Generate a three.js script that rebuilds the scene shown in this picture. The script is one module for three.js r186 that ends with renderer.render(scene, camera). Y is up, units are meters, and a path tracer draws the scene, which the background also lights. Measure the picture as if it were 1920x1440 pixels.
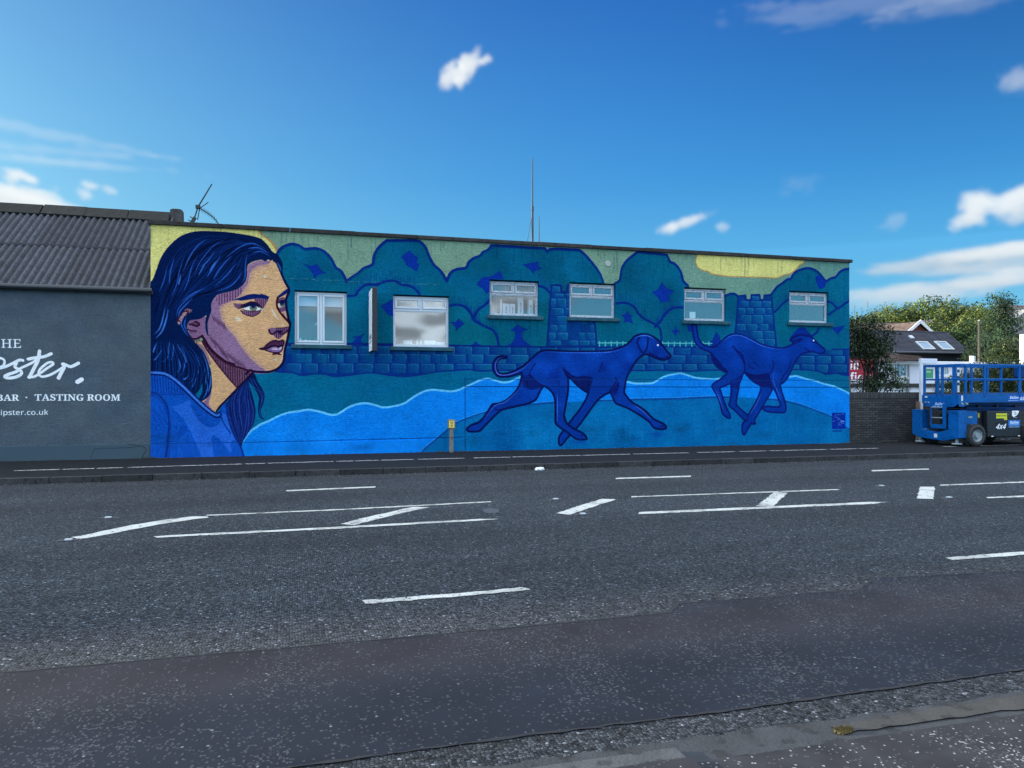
import * as THREE from 'three';
import { mergeGeometries } from 'three/addons/utils/BufferGeometryUtils.js';
import { RoundedBoxGeometry } from 'three/addons/geometries/RoundedBoxGeometry.js';

// ---------- camera, sky, sun, exposure ----------
const scene = new THREE.Scene();
const renderer = new THREE.WebGLRenderer({ antialias: true });
renderer.toneMapping = THREE.LinearToneMapping;
const EXPOSURE = 2.0;
renderer.toneMappingExposure = EXPOSURE;
renderer.shadowMap.enabled = true;
const camera = new THREE.PerspectiveCamera(53.07, 4 / 3, 0.1, 1500);
camera.position.set(0, 1.77, 20.93);
camera.lookAt(Math.sin(0.27821), 1.77, 20.93 - Math.cos(0.27821));
camera.setViewOffset(1920, 1440, 0, -15, 1920, 1440);   // a lens shifted up a little

const RAD = Math.PI / 180, clamp = THREE.MathUtils.clamp, lerp = THREE.MathUtils.lerp;
const smooth = (x, a, b) => { const t = clamp((x - a) / (b - a), 0, 1); return t * t * (3 - 2 * t); };   // also falls when a > b
let seed = 7;
function rnd() { seed = (seed + 0x6D2B79F5) | 0; let t = Math.imul(seed ^ (seed >>> 15), 1 | seed); t = (t + Math.imul(t ^ (t >>> 7), 61 | t)) ^ t; return ((t ^ (t >>> 14)) >>> 0) / 4294967296; }
const rr = (a, b) => a + (b - a) * rnd();
function hash2(x, y) { let h = Math.imul(x, 374761393) ^ Math.imul(y, 668265263); h = Math.imul(h ^ (h >>> 13), 1274126177); return ((h ^ (h >>> 16)) >>> 0) / 4294967296; }
function vnoise(x, y, p = 0) {           // value noise, optional period p
  const ix = Math.floor(x), iy = Math.floor(y), fx = x - ix, fy = y - iy, w = (k) => (p ? ((k % p) + p) % p : k);
  const u = fx * fx * (3 - 2 * fx), v = fy * fy * (3 - 2 * fy), X = w(ix), Y = w(iy), X1 = w(ix + 1), Y1 = w(iy + 1);
  return lerp(lerp(hash2(X, Y), hash2(X1, Y), u), lerp(hash2(X, Y1), hash2(X1, Y1), u), v);
}
function fbm(x, y, n = 4, p = 0) { let s = 0, a = 0.5, t = 0; for (let i = 0; i < n; i++) { s += a * vnoise(x + i * 17, y + i * 31, p); t += a; a *= 0.5; x *= 2; y *= 2; p *= 2; } return s / t; }
const toLin = (c) => (c <= 0.04045 ? c / 12.92 : Math.pow((c + 0.055) / 1.055, 2.4));
const toSrgb = (c) => (c <= 0.0031308 ? c * 12.92 : 1.055 * Math.pow(c, 1 / 2.4) - 0.055);

// the sky: clear blue ahead, brighter towards the low sun on the left, broken bright cloud behind
const AHEAD = 15.94;                      // compass of the view, degrees from -z towards +x
const SUN_AZ = -74, SUN_EL = 10;
function skyTexture() {
  const W = 2048, H = 1024, data = new Float32Array(W * H * 4);
  const rows = [[0, 138, 206, 238], [3, 128, 203, 238], [6, 112, 194, 235], [10, 88, 176, 231], [15, 64, 151, 222], [20, 54, 133, 211], [27, 42, 109, 194], [45, 30, 84, 160], [90, 24, 66, 128]];
  const base = (el) => { let i = 0; while (i < rows.length - 2 && el > rows[i + 1][0]) i++; const a = rows[i], b = rows[i + 1], t = clamp((el - a[0]) / (b[0] - a[0]), 0, 1); return [1, 2, 3].map((k) => lerp(a[k], b[k], t)); };
  // cloud puffs: azimuth, elevation, half widths in degrees, tilt, density, roughness of the edge, grey of the shaded side
  const puffs = [
    [11.58,22.36, 0.95, 0.75, 25, 1.1, 0.8, 0.05], [12.84,23.1, 1.05, 0.72, 28, 1.3, 0.7, 0.02], [13.76,23.22, 0.6, 0.4, 25, 0.8, 0.9, 0.05], [11.97,21.83, 0.35, 0.5, 10, 0.8, 0.9, 0.1],
    [28.75,12.17, 1.5, 0.4, 16, 0.9, 0.6, 0.12], [27.54,11.71, 0.8, 0.4, 5, 0.55, 0.7, 0.15], [31.3,11.64, 0.5, 0.35, 0, 0.3, 0.6, 0.2],
    [47.1,11.7, 0.95, 1.1, -8, 1.3, 0.45, 0.02], [46.6,11.04, 1.1, 0.6, 35, 0.9, 0.6, 0.1], [49.18,11.76, 1.6, 0.7, 22, 1.2, 0.45, 0.05], [49.87,10.97, 1.6, 0.6, 15, 0.7, 0.5, 0.35],
    [47.62,8.49, 6.5, 0.7, 3, 0.65, 0.4, 0.7], [44.96,8.38, 4.6, 0.5, 5, 0.6, 0.4, 0.5], [49.04,8.82, 5.2, 0.5, 2, 0.8, 0.4, 0.08], [48.48,7.89, 5.5, 0.4, 3, 0.6, 0.4, 0.5],
    [46.16,6.9, 8.0, 0.6, 4, 0.42, 0.5, 0.55], [43.11,6.41, 6.0, 0.8, 3, 0.6, 0.5, 0.3], [49.04,7.12, 6.0, 0.6, 5, 0.6, 0.5, 0.3],
    [40.53,24.63, 7.5, 1.0, -3, 0.1, 0.9, 0.25], [45.56,23.55, 4.0, 0.7, -3, 0.1, 0.9, 0.25], [49.23,18.64, 1.1, 0.8, 20, 0.3, 0.7, 0.25], [42.47,11.33, 1.1, 0.6, 25, 0.12, 0.8, 0.2], [36.47,14.21, 1.2, 0.7, 0, 0.05, 0.9, 0.2],
    [-17.16,11.46, 6.5, 0.65, -6, 1.3, 0.5, 0], [-15.16,11.64, 4.2, 0.55, -14, 1.1, 0.6, 0], [-17.71,12.15, 2.4, 0.6, -6, 0.9, 0.7, 0], [-16.65,13.31, 1.5, 0.28, -16, 0.5, 0.8, 0], [-16.17,13.13, 1.0, 0.24, -25, 0.5, 0.8, 0], [-17.16,13.11, 0.7, 0.35, 0, 0.7, 0.8, 0],
    [-12.78,13.24, 0.5, 0.22, 0, 0.5, 0.8, 0], [-13.08,12.61, 0.5, 0.35, -20, 0.45, 0.8, 0], [-11.76,13.13, 0.5, 0.22, -20, 0.35, 0.8, 0], [-15.92,12.52, 1.2, 0.3, -10, 0.7, 0.8, 0],
    [-15.74,16.07, 7.0, 0.35, -4, 0.11, 0.9, 0], [-16.03,14.99, 6.5, 0.4, 4, 0.1, 0.9, 0], [-15.16,14.48, 7.0, 0.3, 1, 0.12, 0.9, 0], [-16.88,14.32, 4.0, 0.4, 3, 0.08, 0.9, 0],
  ];
  for (let j = 0; j < H; j++) {
    const el = ((j + 0.5) / H - 0.5) * 180;
    for (let i = 0; i < W; i++) {
      const ph = ((i + 0.5) / W - 0.5) * 2 * Math.PI, az = Math.atan2(Math.cos(ph), -Math.sin(ph)) / RAD, o = (j * W + i) * 4;
      const e = Math.max(el, 0);
      let rel = az - AHEAD; if (rel > 180) rel -= 360; if (rel < -180) rel += 360;
      let c = base(e);
      // brighter towards the sun
      let sd = rel + 84; if (sd > 180) sd -= 360; if (sd < -180) sd += 360;
      const g = Math.exp(-Math.pow(Math.abs(sd) / 66, 3)) * Math.exp(-e / 60), g2 = Math.exp(-Math.pow(sd / 66, 2)) * Math.exp(-Math.pow((e - 8) / 11, 2));
      const k = clamp(0.95 * g + 0.2 * g2, 0, 0.92);
      c = [lerp(c[0], 182, k), lerp(c[1], 232, k), lerp(c[2], 248, k)];
      const dk = smooth(rel, 5, 40) * smooth(e, 8, 25) * 0.12; c = c.map((v) => v * (1 - dk));
      const halo = 1 + 4.5 * Math.exp(-Math.pow(Math.hypot(sd, e - 10) / 25, 2)); let lin = c.map((v) => toLin(v / 255) * halo);
      for (const [a0, e0, wx, wy, tilt, dens, rough, grey] of puffs) {
        let da = az - a0; if (da > 180) da -= 360; if (da < -180) da += 360; da *= Math.cos(e0 * RAD);
        const de = el - e0; if (Math.abs(da) > wx * 2.2 + wy || Math.abs(de) > wy * 2.6 + wx * 0.7) continue;
        const t = tilt * RAD, u = (da * Math.cos(t) + de * Math.sin(t)) / wx, v = (-da * Math.sin(t) + de * Math.cos(t)) / wy;
        const long = wx > 3, n = fbm(az * (long ? 0.9 : 1.7) + 40, el * (long ? 3.4 : 2.1) + 9, 6) - 0.5, n2 = fbm(az * (long ? 0.45 : 1.1) + 7, el * (long ? 2.6 : 1.4), 4) - 0.5;
        const d = 1 - Math.hypot(u, v) + rough * (1.3 * n + 1.3 * n2), al = smooth(d, -0.2, 0.75) * dens;
        if (al <= 0) continue;
        const f = 1 - Math.exp(-al * 1.7), sh = clamp(grey + smooth(v, 0.4, -0.9) * 0.22 - n2 * 0.3, 0, 0.75);
        const cc = [lerp(0.93, 0.34, sh), lerp(0.97, 0.47, sh), lerp(0.98, 0.6, sh)];
        lin = lin.map((x, q) => lerp(x, cc[q], f));
      }
      // broken bright cloud over the houses behind the viewer and overhead behind
      const back = smooth(Math.abs(rel), 48, 120); lin = lin.map((v) => v * (1 + 0.8 * back)); const high = smooth(e, 38, 62);
      const w = Math.max(back, high * 0.65) * smooth(e, 0, 2);
      if (w > 0) {
        const s = 46 / (e + 9), x = Math.cos(ph) * s * 2.2, y = Math.sin(ph) * s * 2.2;
        const dn = fbm(x + 11, y + 3, 5), low = smooth(e, 20, 10), east = smooth(Math.abs(Math.abs(az) - 170), 4, 13), cov = smooth(dn + low * (0.06 - 0.3 * east), 0.36, 0.56) * w, lit = smooth(fbm(x * 1.9 + 50, y * 1.9, 4), 0.3, 0.7);
        const far = smooth(e, 24, 12), sunny = Math.exp(-Math.pow((Math.abs(az) - 169.5) / 5, 2)), streak = smooth(fbm(az * 0.5 + 21, e * 1.25 + 2.4, 6), 0.36, 0.62), b = lerp(lerp(0.55, 2.4, lit) * CLOUD, lerp(0.55, 1.1, streak) + 1.7 * sunny * lerp(0.3, 1, streak), far);
        lin = [lerp(lin[0], b * lerp(0.93, 0.84, far), cov), lerp(lin[1], b * 0.99, cov), lerp(lin[2], b * lerp(1.06, 1.12, far), cov)];
      }
      if (el < 0) { const q = smooth(el, -6, 0); lin = lin.map((x, z) => lerp([0.06, 0.065, 0.07][z], x, q)); }
      for (let q = 0; q < 3; q++) data[o + q] = lin[q] / EXPOSURE;
      data[o + 3] = 1;
    }
  }
  const t = new THREE.DataTexture(data, W, H, THREE.RGBAFormat, THREE.FloatType);
  t.mapping = THREE.EquirectangularReflectionMapping; t.magFilter = THREE.LinearFilter; t.minFilter = THREE.LinearFilter; t.needsUpdate = true;
  return t;
}
const CLOUD = 2.35;
scene.background = skyTexture(); scene.environment = scene.background;
const sun = new THREE.DirectionalLight(new THREE.Color(1, 0.86, 0.66), 5);
sun.position.set(Math.sin(SUN_AZ * RAD) * Math.cos(SUN_EL * RAD) * 200, Math.sin(SUN_EL * RAD) * 200, -Math.cos(SUN_AZ * RAD) * Math.cos(SUN_EL * RAD) * 200);
sun.castShadow = true; sun.shadow.mapSize.set(4096, 4096);
Object.assign(sun.shadow.camera, { left: -120, right: 120, top: 60, bottom: -60, near: 1, far: 500 });
scene.add(sun);

// ---------- helpers ----------
const used = new Map();
function numbered(name) { const n = used.get(name) ?? 0; used.set(name, n + 1); return n ? name + '_' + String(n).padStart(3, '0') : name; }
function tag(o, label, category, group, kind) { o.userData = {}; if (label) o.userData.label = label; if (category) o.userData.category = category; if (group) o.userData.group = group; if (kind) o.userData.kind = kind; return o; }
function thing(name, label, category, [x, y, z] = [0, 0, 0], turn = 0, group) { const o = new THREE.Group(); o.name = numbered(name); o.position.set(x, y, z); o.rotation.y = turn; scene.add(o); return tag(o, label, category, group); }
const clean = (g) => { g = g.index ? g.toNonIndexed() : g; for (const k of Object.keys(g.attributes)) if (!['position', 'normal', 'uv'].includes(k)) g.deleteAttribute(k); if (!g.attributes.uv) g.setAttribute('uv', new THREE.BufferAttribute(new Float32Array(g.attributes.position.count * 2), 2)); return g; };
function mesh(name, geos, mat, parent) {
  const list = [].concat(geos), g = list.length > 1 ? mergeGeometries(list.map(clean)) : list[0];
  const m = new THREE.Mesh(g, mat); m.name = parent === scene ? numbered(name) : name; m.castShadow = m.receiveShadow = true; (parent ?? scene).add(m); return m;
}
function struct(name, geos, mat) { const m = mesh(name, geos, mat, scene); m.userData.kind = 'structure'; return m; }
const bx = (w, h, d, x = 0, y = 0, z = 0) => new THREE.BoxGeometry(w, h, d).translate(x, y, z);
const bb = (x0, x1, y0, y1, z0, z1) => bx(x1 - x0, y1 - y0, z1 - z0, (x0 + x1) / 2, (y0 + y1) / 2, (z0 + z1) / 2);
const rb = (x0, x1, y0, y1, z0, z1, r = 0.01) => new RoundedBoxGeometry(x1 - x0, y1 - y0, z1 - z0, 2, r).translate((x0 + x1) / 2, (y0 + y1) / 2, (z0 + z1) / 2);
function rod(a, b, r0, r1 = r0, n = 8) { const A = new THREE.Vector3(...a), B = new THREE.Vector3(...b), d = B.clone().sub(A), g = new THREE.CylinderGeometry(r1, r0, d.length(), n); g.applyQuaternion(new THREE.Quaternion().setFromUnitVectors(new THREE.Vector3(0, 1, 0), d.normalize())); return g.translate((A.x + B.x) / 2, (A.y + B.y) / 2, (A.z + B.z) / 2); }
function tube(pts, r, n = 24, k = 6) { return new THREE.TubeGeometry(new THREE.CatmullRomCurve3(pts.map((p) => new THREE.Vector3(...p))), n, r, k); }
function prism(pts, d, bevel = 0) { const s = new THREE.Shape(pts.map((p) => new THREE.Vector2(...p))); return new THREE.ExtrudeGeometry(s, bevel ? { depth: d - 2 * bevel, bevelEnabled: true, bevelSize: bevel, bevelThickness: bevel, bevelSegments: 2 } : { depth: d, bevelEnabled: false }).translate(0, 0, bevel); }
const lin = (r, g, b) => new THREE.Color().setRGB(r, g, b);
const std = (color, roughness = 0.8, more = {}) => new THREE.MeshStandardMaterial({ color: color.isColor ? color : new THREE.Color(color), roughness, ...more });
function dataTex(w, h, f, srgb = false) {       // f(x, y) -> [r, g, b] 0..1 (as stored)
  const d = new Uint8Array(w * h * 4);
  for (let y = 0; y < h; y++) for (let x = 0; x < w; x++) { const c = f(x, y), o = (y * w + x) * 4; d[o] = clamp(c[0], 0, 1) * 255; d[o + 1] = clamp(c[1], 0, 1) * 255; d[o + 2] = clamp(c[2], 0, 1) * 255; d[o + 3] = 255; }
  const t = new THREE.DataTexture(d, w, h); t.wrapS = t.wrapT = THREE.RepeatWrapping; t.magFilter = THREE.LinearFilter; t.minFilter = THREE.LinearMipmapLinearFilter; if (srgb) t.colorSpace = THREE.SRGBColorSpace; t.needsUpdate = true; return t;
}
const rep = (t, u, v = u) => { const c = t.clone(); c.repeat.set(u, v); c.needsUpdate = true; return c; };
const pts2 = (s) => s.trim().split(/\s+/).map((p) => { const c = p.endsWith('*'), [x, y] = p.replace('*', '').split(',').map(Number); return { x, y, c }; });
// a sheet on the ground: outline "x,z ..." at height y, uv in metres
function sheet(s, y, ragged = 0) {
  let p = pts2(s);
  if (ragged) { const q = []; p.forEach((a, i) => { const b = p[(i + 1) % p.length], n = Math.max(1, Math.round(Math.hypot(b.x - a.x, b.y - a.y) / 0.09)); for (let k = 0; k < n; k++) { const t = k / n; q.push({ x: lerp(a.x, b.x, t) + rr(-ragged, ragged), y: lerp(a.y, b.y, t) + rr(-ragged, ragged) }); } }); p = q; }
  const g = new THREE.ShapeGeometry(new THREE.Shape(p.map((v) => new THREE.Vector2(v.x, -v.y)))); g.rotateX(-Math.PI / 2).translate(0, y, 0);
  const P = g.attributes.position, U = g.attributes.uv; for (let i = 0; i < P.count; i++) U.setXY(i, P.getX(i), -P.getZ(i));
  return g;
}
const uvMetres = (g, s = 1) => { const P = g.attributes.position, N = g.attributes.normal, U = g.attributes.uv; for (let i = 0; i < P.count; i++) { const nx = Math.abs(N.getX(i)), ny = Math.abs(N.getY(i)), nz = Math.abs(N.getZ(i)); if (ny > nx && ny > nz) U.setXY(i, P.getX(i) * s, -P.getZ(i) * s); else if (nx > nz) U.setXY(i, P.getZ(i) * s, P.getY(i) * s); else U.setXY(i, P.getX(i) * s, P.getY(i) * s); } return g; };

// ---------- painted surfaces: the mural and the lettering ----------
function painter(w, h) {
  const cv = document.createElement('canvas'); cv.width = w; cv.height = h; const c = cv.getContext('2d'); c.lineJoin = 'round'; c.lineCap = 'round';
  function trace(s, closed) {
    const p = pts2(s), n = p.length; c.beginPath(); c.moveTo(p[0].x, p[0].y);
    const tan = (i) => { const a = p[i]; if (a.c) return [0, 0]; const l = closed ? p[(i - 1 + n) % n] : p[Math.max(0, i - 1)], r = closed ? p[(i + 1) % n] : p[Math.min(n - 1, i + 1)]; return [(r.x - l.x) / 6, (r.y - l.y) / 6]; };
    for (let i = 0; i < (closed ? n : n - 1); i++) { const a = p[i], b = p[(i + 1) % n], m = Math.hypot(b.x - a.x, b.y - a.y), lim = (t) => { const q = Math.hypot(...t), k = q > m * 0.4 ? (m * 0.4) / q : 1; return [t[0] * k, t[1] * k]; }; const ta = lim(tan(i)), tb = lim(tan((i + 1) % n)); c.bezierCurveTo(a.x + ta[0], a.y + ta[1], b.x - tb[0], b.y - tb[1], b.x, b.y); }
    if (closed) c.closePath();
  }
  const poly = (s) => { const p = pts2(s); c.beginPath(); p.forEach((v, i) => (i ? c.lineTo(v.x, v.y) : c.moveTo(v.x, v.y))); c.closePath(); };
  const api = {
    cv, c, trace, poly,
    fill(col, s) { trace(s, true); c.fillStyle = col; c.fill(); },
    shape(col, s) { poly(s); c.fillStyle = col; c.fill(); },
    line(col, wd, s) { trace(s, false); c.strokeStyle = col; c.lineWidth = wd; c.stroke(); },
    loop(col, wd, s) { trace(s, true); c.strokeStyle = col; c.lineWidth = wd; c.stroke(); },
    // a stroke that swells in the middle
    brush(col, wd, s) { const p = pts2(s), q = []; for (let i = 0; i < p.length - 1; i++) for (let k = 0; k < 8; k++) { const t = k / 8, a = p[Math.max(0, i - 1)], b = p[i], d = p[i + 1], e = p[Math.min(p.length - 1, i + 2)], h = (u) => 0.5 * (2 * b[u] + (d[u] - a[u]) * t + (2 * a[u] - 5 * b[u] + 4 * d[u] - e[u]) * t * t + (3 * b[u] - a[u] - 3 * d[u] + e[u]) * t * t * t); q.push([h('x'), h('y')]); } q.push([p.at(-1).x, p.at(-1).y]);
      c.strokeStyle = col; for (let i = 0; i < q.length - 1; i++) { c.beginPath(); c.lineWidth = Math.max(0.4, wd * Math.sin(Math.PI * (i + 0.6) / (q.length + 0.2))); c.moveTo(...q[i]); c.lineTo(...q[i + 1]); c.stroke(); } },
    // short strokes inside an outline
    hatch(col, wd, gap, lean, s, ends = 0) { const p = pts2(s), xs = p.map((v) => v.x), ys = p.map((v) => v.y), x0 = Math.min(...xs), x1 = Math.max(...xs), y0 = Math.min(...ys), y1 = Math.max(...ys); c.save(); trace(s, true); c.clip(); c.strokeStyle = col; c.lineWidth = wd; for (let x = x0 - Math.abs(lean) * (y1 - y0); x < x1 + Math.abs(lean) * (y1 - y0); x += gap) { c.beginPath(); c.moveTo(x + rr(-0.5, 0.5), y0 + ends * rnd() * (y1 - y0)); c.lineTo(x + lean * (y1 - y0) + rr(-0.5, 0.5), y1 - ends * rnd() * (y1 - y0)); c.stroke(); } c.restore(); },
    clip(s, f) { c.save(); trace(s, true); c.clip(); f(); c.restore(); },
    soft(col, x, y, r, sy = 1) { c.save(); c.translate(x, y); c.scale(1, sy); const g = c.createRadialGradient(0, 0, 0, 0, 0, r); g.addColorStop(0, col); g.addColorStop(1, col.replace(/[\d.]+\)$/, '0)')); c.fillStyle = g; c.fillRect(-r, -r, 2 * r, 2 * r); c.restore(); },
    // paint as seen -> paint as it is, with roller mottling and grain
    finish(gain, grain, mottle) { const im = c.getImageData(0, 0, w, h), d = im.data; for (let y = 0; y < h; y++) for (let x = 0; x < w; x++) { const o = (y * w + x) * 4, m = 1 + mottle * (fbm(x / 60, y / 60, 3) - 0.5) + mottle * 0.6 * (vnoise(x / 5, y / 9) - 0.5) + 0.14 * (vnoise(x / 3.2 + 9, y / 3.2) - 0.5) + grain * (hash2(x, y) - 0.5); for (let k = 0; k < 3; k++) d[o + k] = 255 * toSrgb(clamp(toLin(d[o + k] / 255) * gain * m, 0, 0.92)); } c.putImageData(im, 0, 0); const t = new THREE.CanvasTexture(cv); t.colorSpace = THREE.SRGBColorSpace; t.magFilter = THREE.LinearFilter; return t; },
  };
  return api;
}

function paintMural() {
  const p = painter(2048, 592), { c } = p;
  const TEAL = '#035f80', INK = '#062878', STAR = '#062c86', WALL = '#05317a', NAVY = '#08144c';
  // evening sky
  c.fillStyle = '#779580'; c.fillRect(0, 0, 2048, 592);
  let g = c.createLinearGradient(0, 0, 2048, 0); g.addColorStop(0, 'rgba(130,158,130,.6)'); g.addColorStop(0.5, 'rgba(120,155,125,.3)'); g.addColorStop(1, 'rgba(88,140,132,.7)'); c.fillStyle = g; c.fillRect(0, 0, 2048, 592);
  p.fill('#b98c58', '-15,-50.8* 233.8,-67.6* 262.2,6.9 287,27.4 308,61.9 311.9,119.5 311.9,256.9* -15,264.1*');
  p.fill('#ddd37c', '-15,-50.8* 228.6,-67.3* 257,8.5 280.5,29.1 300.1,62.3 304,119.8 304,257.1* -15,264.1*');
  const cloud = '1505.8,1.2* 1500.9,19.2 1501.4,29 1510.3,41 1527.8,48.3 1540.3,49.5 1550.3,56.2 1567.9,58.2 1608.5,61.4 1670,60.7 1732.4,59.9 1779.9,59.4 1805.4,49.6 1827.8,43.5 1846.6,30.7 1860.1,17.1 1872,10.1 1892.6,-17.8*';
  p.loop('#b78c56', 7, cloud); p.fill('#dbd27c', cloud);
  // tree crowns
  const crowns = '279.2,367.1* 292.2,92.9 300.1,59.6 310.6,44 333.1,33.2 353,35.6 367.7,43.8 394.5,41 414.8,47 433.8,65.6 446.1,88.8 459.8,98 473.5,124.1* 490.1,110.8 505.3,100.3 519.2,87 541.6,76 545.8,53.1 558.5,29.8 579.7,10.2* 641.1,6.8* 667.1,8.3 683.1,23.4 694.7,50.3 706.4,70 725.5,86.6 741.3,112.1* 752.1,89.8 770,78.8 795.4,73.3 802.9,58.3 817.9,45.8 834.6,39.1 843.7,28.4 858.9,20.2 868,7.9* 1023.9,8.8* 1031.1,19* 1038.2,11.1 1062.2,8.3* 1127,8.1* 1141.7,18.1 1158.1,34.2 1177.9,56.3 1192.8,78.8 1201.1,100.1* 1201.1,144.8* 1236.1,143.7* 1237.8,100.2* 1252.9,88.7 1259.6,54.2 1274.8,31.8 1298.6,11.9 1310.5,3.5* 1403.7,8.3* 1414.2,27.6 1431.8,35.5 1449.4,57 1458.2,83.7 1472.4,95.9 1474.2,105.4* 1474.2,127.7* 1596.7,126.8* 1598.5,125.1 1613.1,118.1 1629.7,115.9 1644.5,123.5* 1644.5,195.2* 1760.6,192.2* 1760.6,114.6* 1779.7,90.8 1800.7,76.8 1818,64.5 1830.5,61.5 1841.1,45.2 1864.4,32.5 1891.7,26.3 1915.3,30.3 1936.9,42.8 1952.8,59 1960.7,65.5* 1976.7,55.5 1996.7,48.8 2010.7,32.9 2030.9,23.6 2063.3,20.4* 2063.3,389.3* 279.2,394.4*';
  p.fill(TEAL, crowns); p.loop(INK, 8, crowns);
  p.clip(crowns, () => { for (let i = 0; i < 170; i++) { const x = rr(250, 2048), y = rr(40, 330); p.soft(rnd() < 0.45 ? 'rgba(0,66,92,.34)' : rnd() < 0.5 ? 'rgba(8,120,160,.26)' : 'rgba(4,100,104,.3)', x, y, rr(25, 90), rr(0.5, 1.7)); } c.strokeStyle = 'rgba(0,60,90,.18)'; for (let i = 0; i < 60; i++) { c.lineWidth = rr(2, 8); const x = rr(900, 2048), y = rr(30, 130); c.beginPath(); c.moveTo(x, y); c.lineTo(x + rr(-4, 4), y + rr(40, 130)); c.stroke(); } });
  // nearer bushes
  const bushes = ['475.3,162.4 496.4,159.5 502.7,148.5 519.7,132.8 536.8,129.1 551.8,130.3 562.6,124.6 579.9,118.7 601.6,117.9 619,126.8 636.6,128.3 654.2,136.5 665.2,149.3 668.3,158', '747.2,179.8 770.8,175.5 793.6,182.8 807.4,198.1 815.6,213.6 825.8,220.1 836,226.6', '815.6,213.6 821.2,200 836,181.6', '774.4,176.7 792.7,180.6 808.8,198.1 815.7,215.9 834.1,226.7 852.7,235.2 871.4,243.9 883.1,261.7 888.2,287', '815.7,215.9 822.6,200 831.8,186.2 848.1,174.4 861.1,161.8', '1005.4,115.7 1023.8,120.5 1036,131.6 1044.3,139.2', '1242.5,157.9 1264.1,154.4 1284.8,158.5 1300.3,167.6 1310.8,184 1331.7,200.2 1352.7,209.2 1371.2,218.4 1381.8,228.8 1386,251.8 1386,266.3', '1371.2,218.4 1384.4,203.6 1400.4,183.9 1422.8,162.9', '1366.1,222.4 1385.4,204.5 1395,186.7 1414.4,170.7 1433.9,163.5 1459.4,162.8', '1768.2,170 1785.2,157.5 1798.4,143.3 1825.1,124.9', '1966.6,127.8 1983.2,132.9 2002.7,148.7 2025,136.3 2050.3,120.3', '2002.7,148.7 1972.1,168.9', '1907.8,238.7 1925.3,228.1 1931.9,214.9'];
  bushes.forEach((b, i) => { if (i !== 2 && i < 11) { const q = pts2(b); c.strokeStyle = 'rgba(6,42,120,.5)'; c.lineWidth = 1.3; for (let k = 0; k < q.length - 1; k++) for (let t = 0; t < 1; t += 5 / Math.hypot(q[k + 1].x - q[k].x, q[k + 1].y - q[k].y)) { const x = lerp(q[k].x, q[k + 1].x, t), y = lerp(q[k].y, q[k + 1].y, t); c.beginPath(); c.moveTo(x, y); c.lineTo(x + rr(-1, 1), y - rr(8, 34)); c.stroke(); } } });
  bushes.forEach((b) => p.line(INK, 7, b));
  // four-pointed gaps
  for (const s of ['364.6,81.6* 379.7,87.7 398.2,81.7* 407.7,96.6 420.5,103.7* 403.2,107.4 391.6,119.4* 387.9,106 378.5,93.6', '617.3,52.5* 640.1,33.8* 648.4,43.1 663,51.1* 659.5,65.8 666.1,68.6* 659,89.2* 643.2,78.5 633,74.5 627.8,62.9', '563.9,185.4* 595.5,166.1* 595.5,211.5* 584.2,208.8 573.4,198.2', '751.7,224.2* 766.2,223 775.3,212.4* 779.9,223.5 789,226.9* 775.3,237 768.5,247* 763.9,235.5', '477.4,291.2* 490,283.2 497.2,272.8 489.2,269.5* 507,267 519.7,260.7* 510.4,273.4 512.1,282 522.7,290.4*', '824.9,118.9* 843.4,97.9 863,95.8 891,78.3* 902.3,100.1* 863,104.8 862,133.3 851.8,142.7* 843.4,129.5', '959.3,57.5* 980.3,52.4 1002.5,47.2* 1004.4,60.5 1015.1,65.6* 994.8,72.4 987.6,82.4* 980.3,70.8', '771.7,221.9* 781.3,219.9 789.1,227.8* 775.4,239.7*', '804.6,288.4* 818,281.9 822.6,276.4* 830.4,283.5 842,288.7*', '922.2,243.2* 935,234.2 944.5,227.6* 956.4,235.1 972.7,239.3* 958.8,243.8 955.4,255.7 962.1,271.2 983.2,285.5* 911.8,288* 929.7,274.5 936.4,256.1 935,246.1', '1355.5,120* 1375.7,111.8 1387.8,89.5* 1401.3,105.2 1427.6,115.2* 1412,129 1414.4,143* 1385.4,150.5* 1374.7,134.6', '1257.9,190.2* 1270.3,188.5 1278.5,177.7* 1282.2,188.1 1293.6,191.6* 1287.9,198.9 1295.1,214* 1277,209.2 1265.6,211.9* 1269.2,200.9', '1418.3,234.4* 1429,230.7 1432.5,217.8* 1437.8,230 1447.1,233.8* 1436.8,238.5 1432.5,249.1* 1428.1,238.6', '1472.2,215.5* 1490.5,215.1* 1491.5,233.7* 1475.6,233.2*', '1546.8,263* 1557.9,258.3 1560.4,250.2 1570.4,234.7* 1581.1,249.8 1583.1,257.8 1594.2,261.2* 1555.3,278*', '1921.5,51.7* 1937.4,46.8* 1957.2,68 1952.8,83.2 1936.3,88.5 1925.3,71.6', '1982.1,210.9* 2003.8,208.5 2029,203.7* 2015,219.1 2002.7,232.1* 1991.5,220.1', '1825.7,250.5* 1843.9,229.8 1860.1,215.6 1881.7,214.2 1895.3,228.8 1911.1,238.7 1881.7,244.8']) { p.fill(STAR, s); p.hatch('rgba(20,70,180,.5)', 1.2, 5, 0, s); p.loop('#08257c', 1.5, s); }
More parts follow.
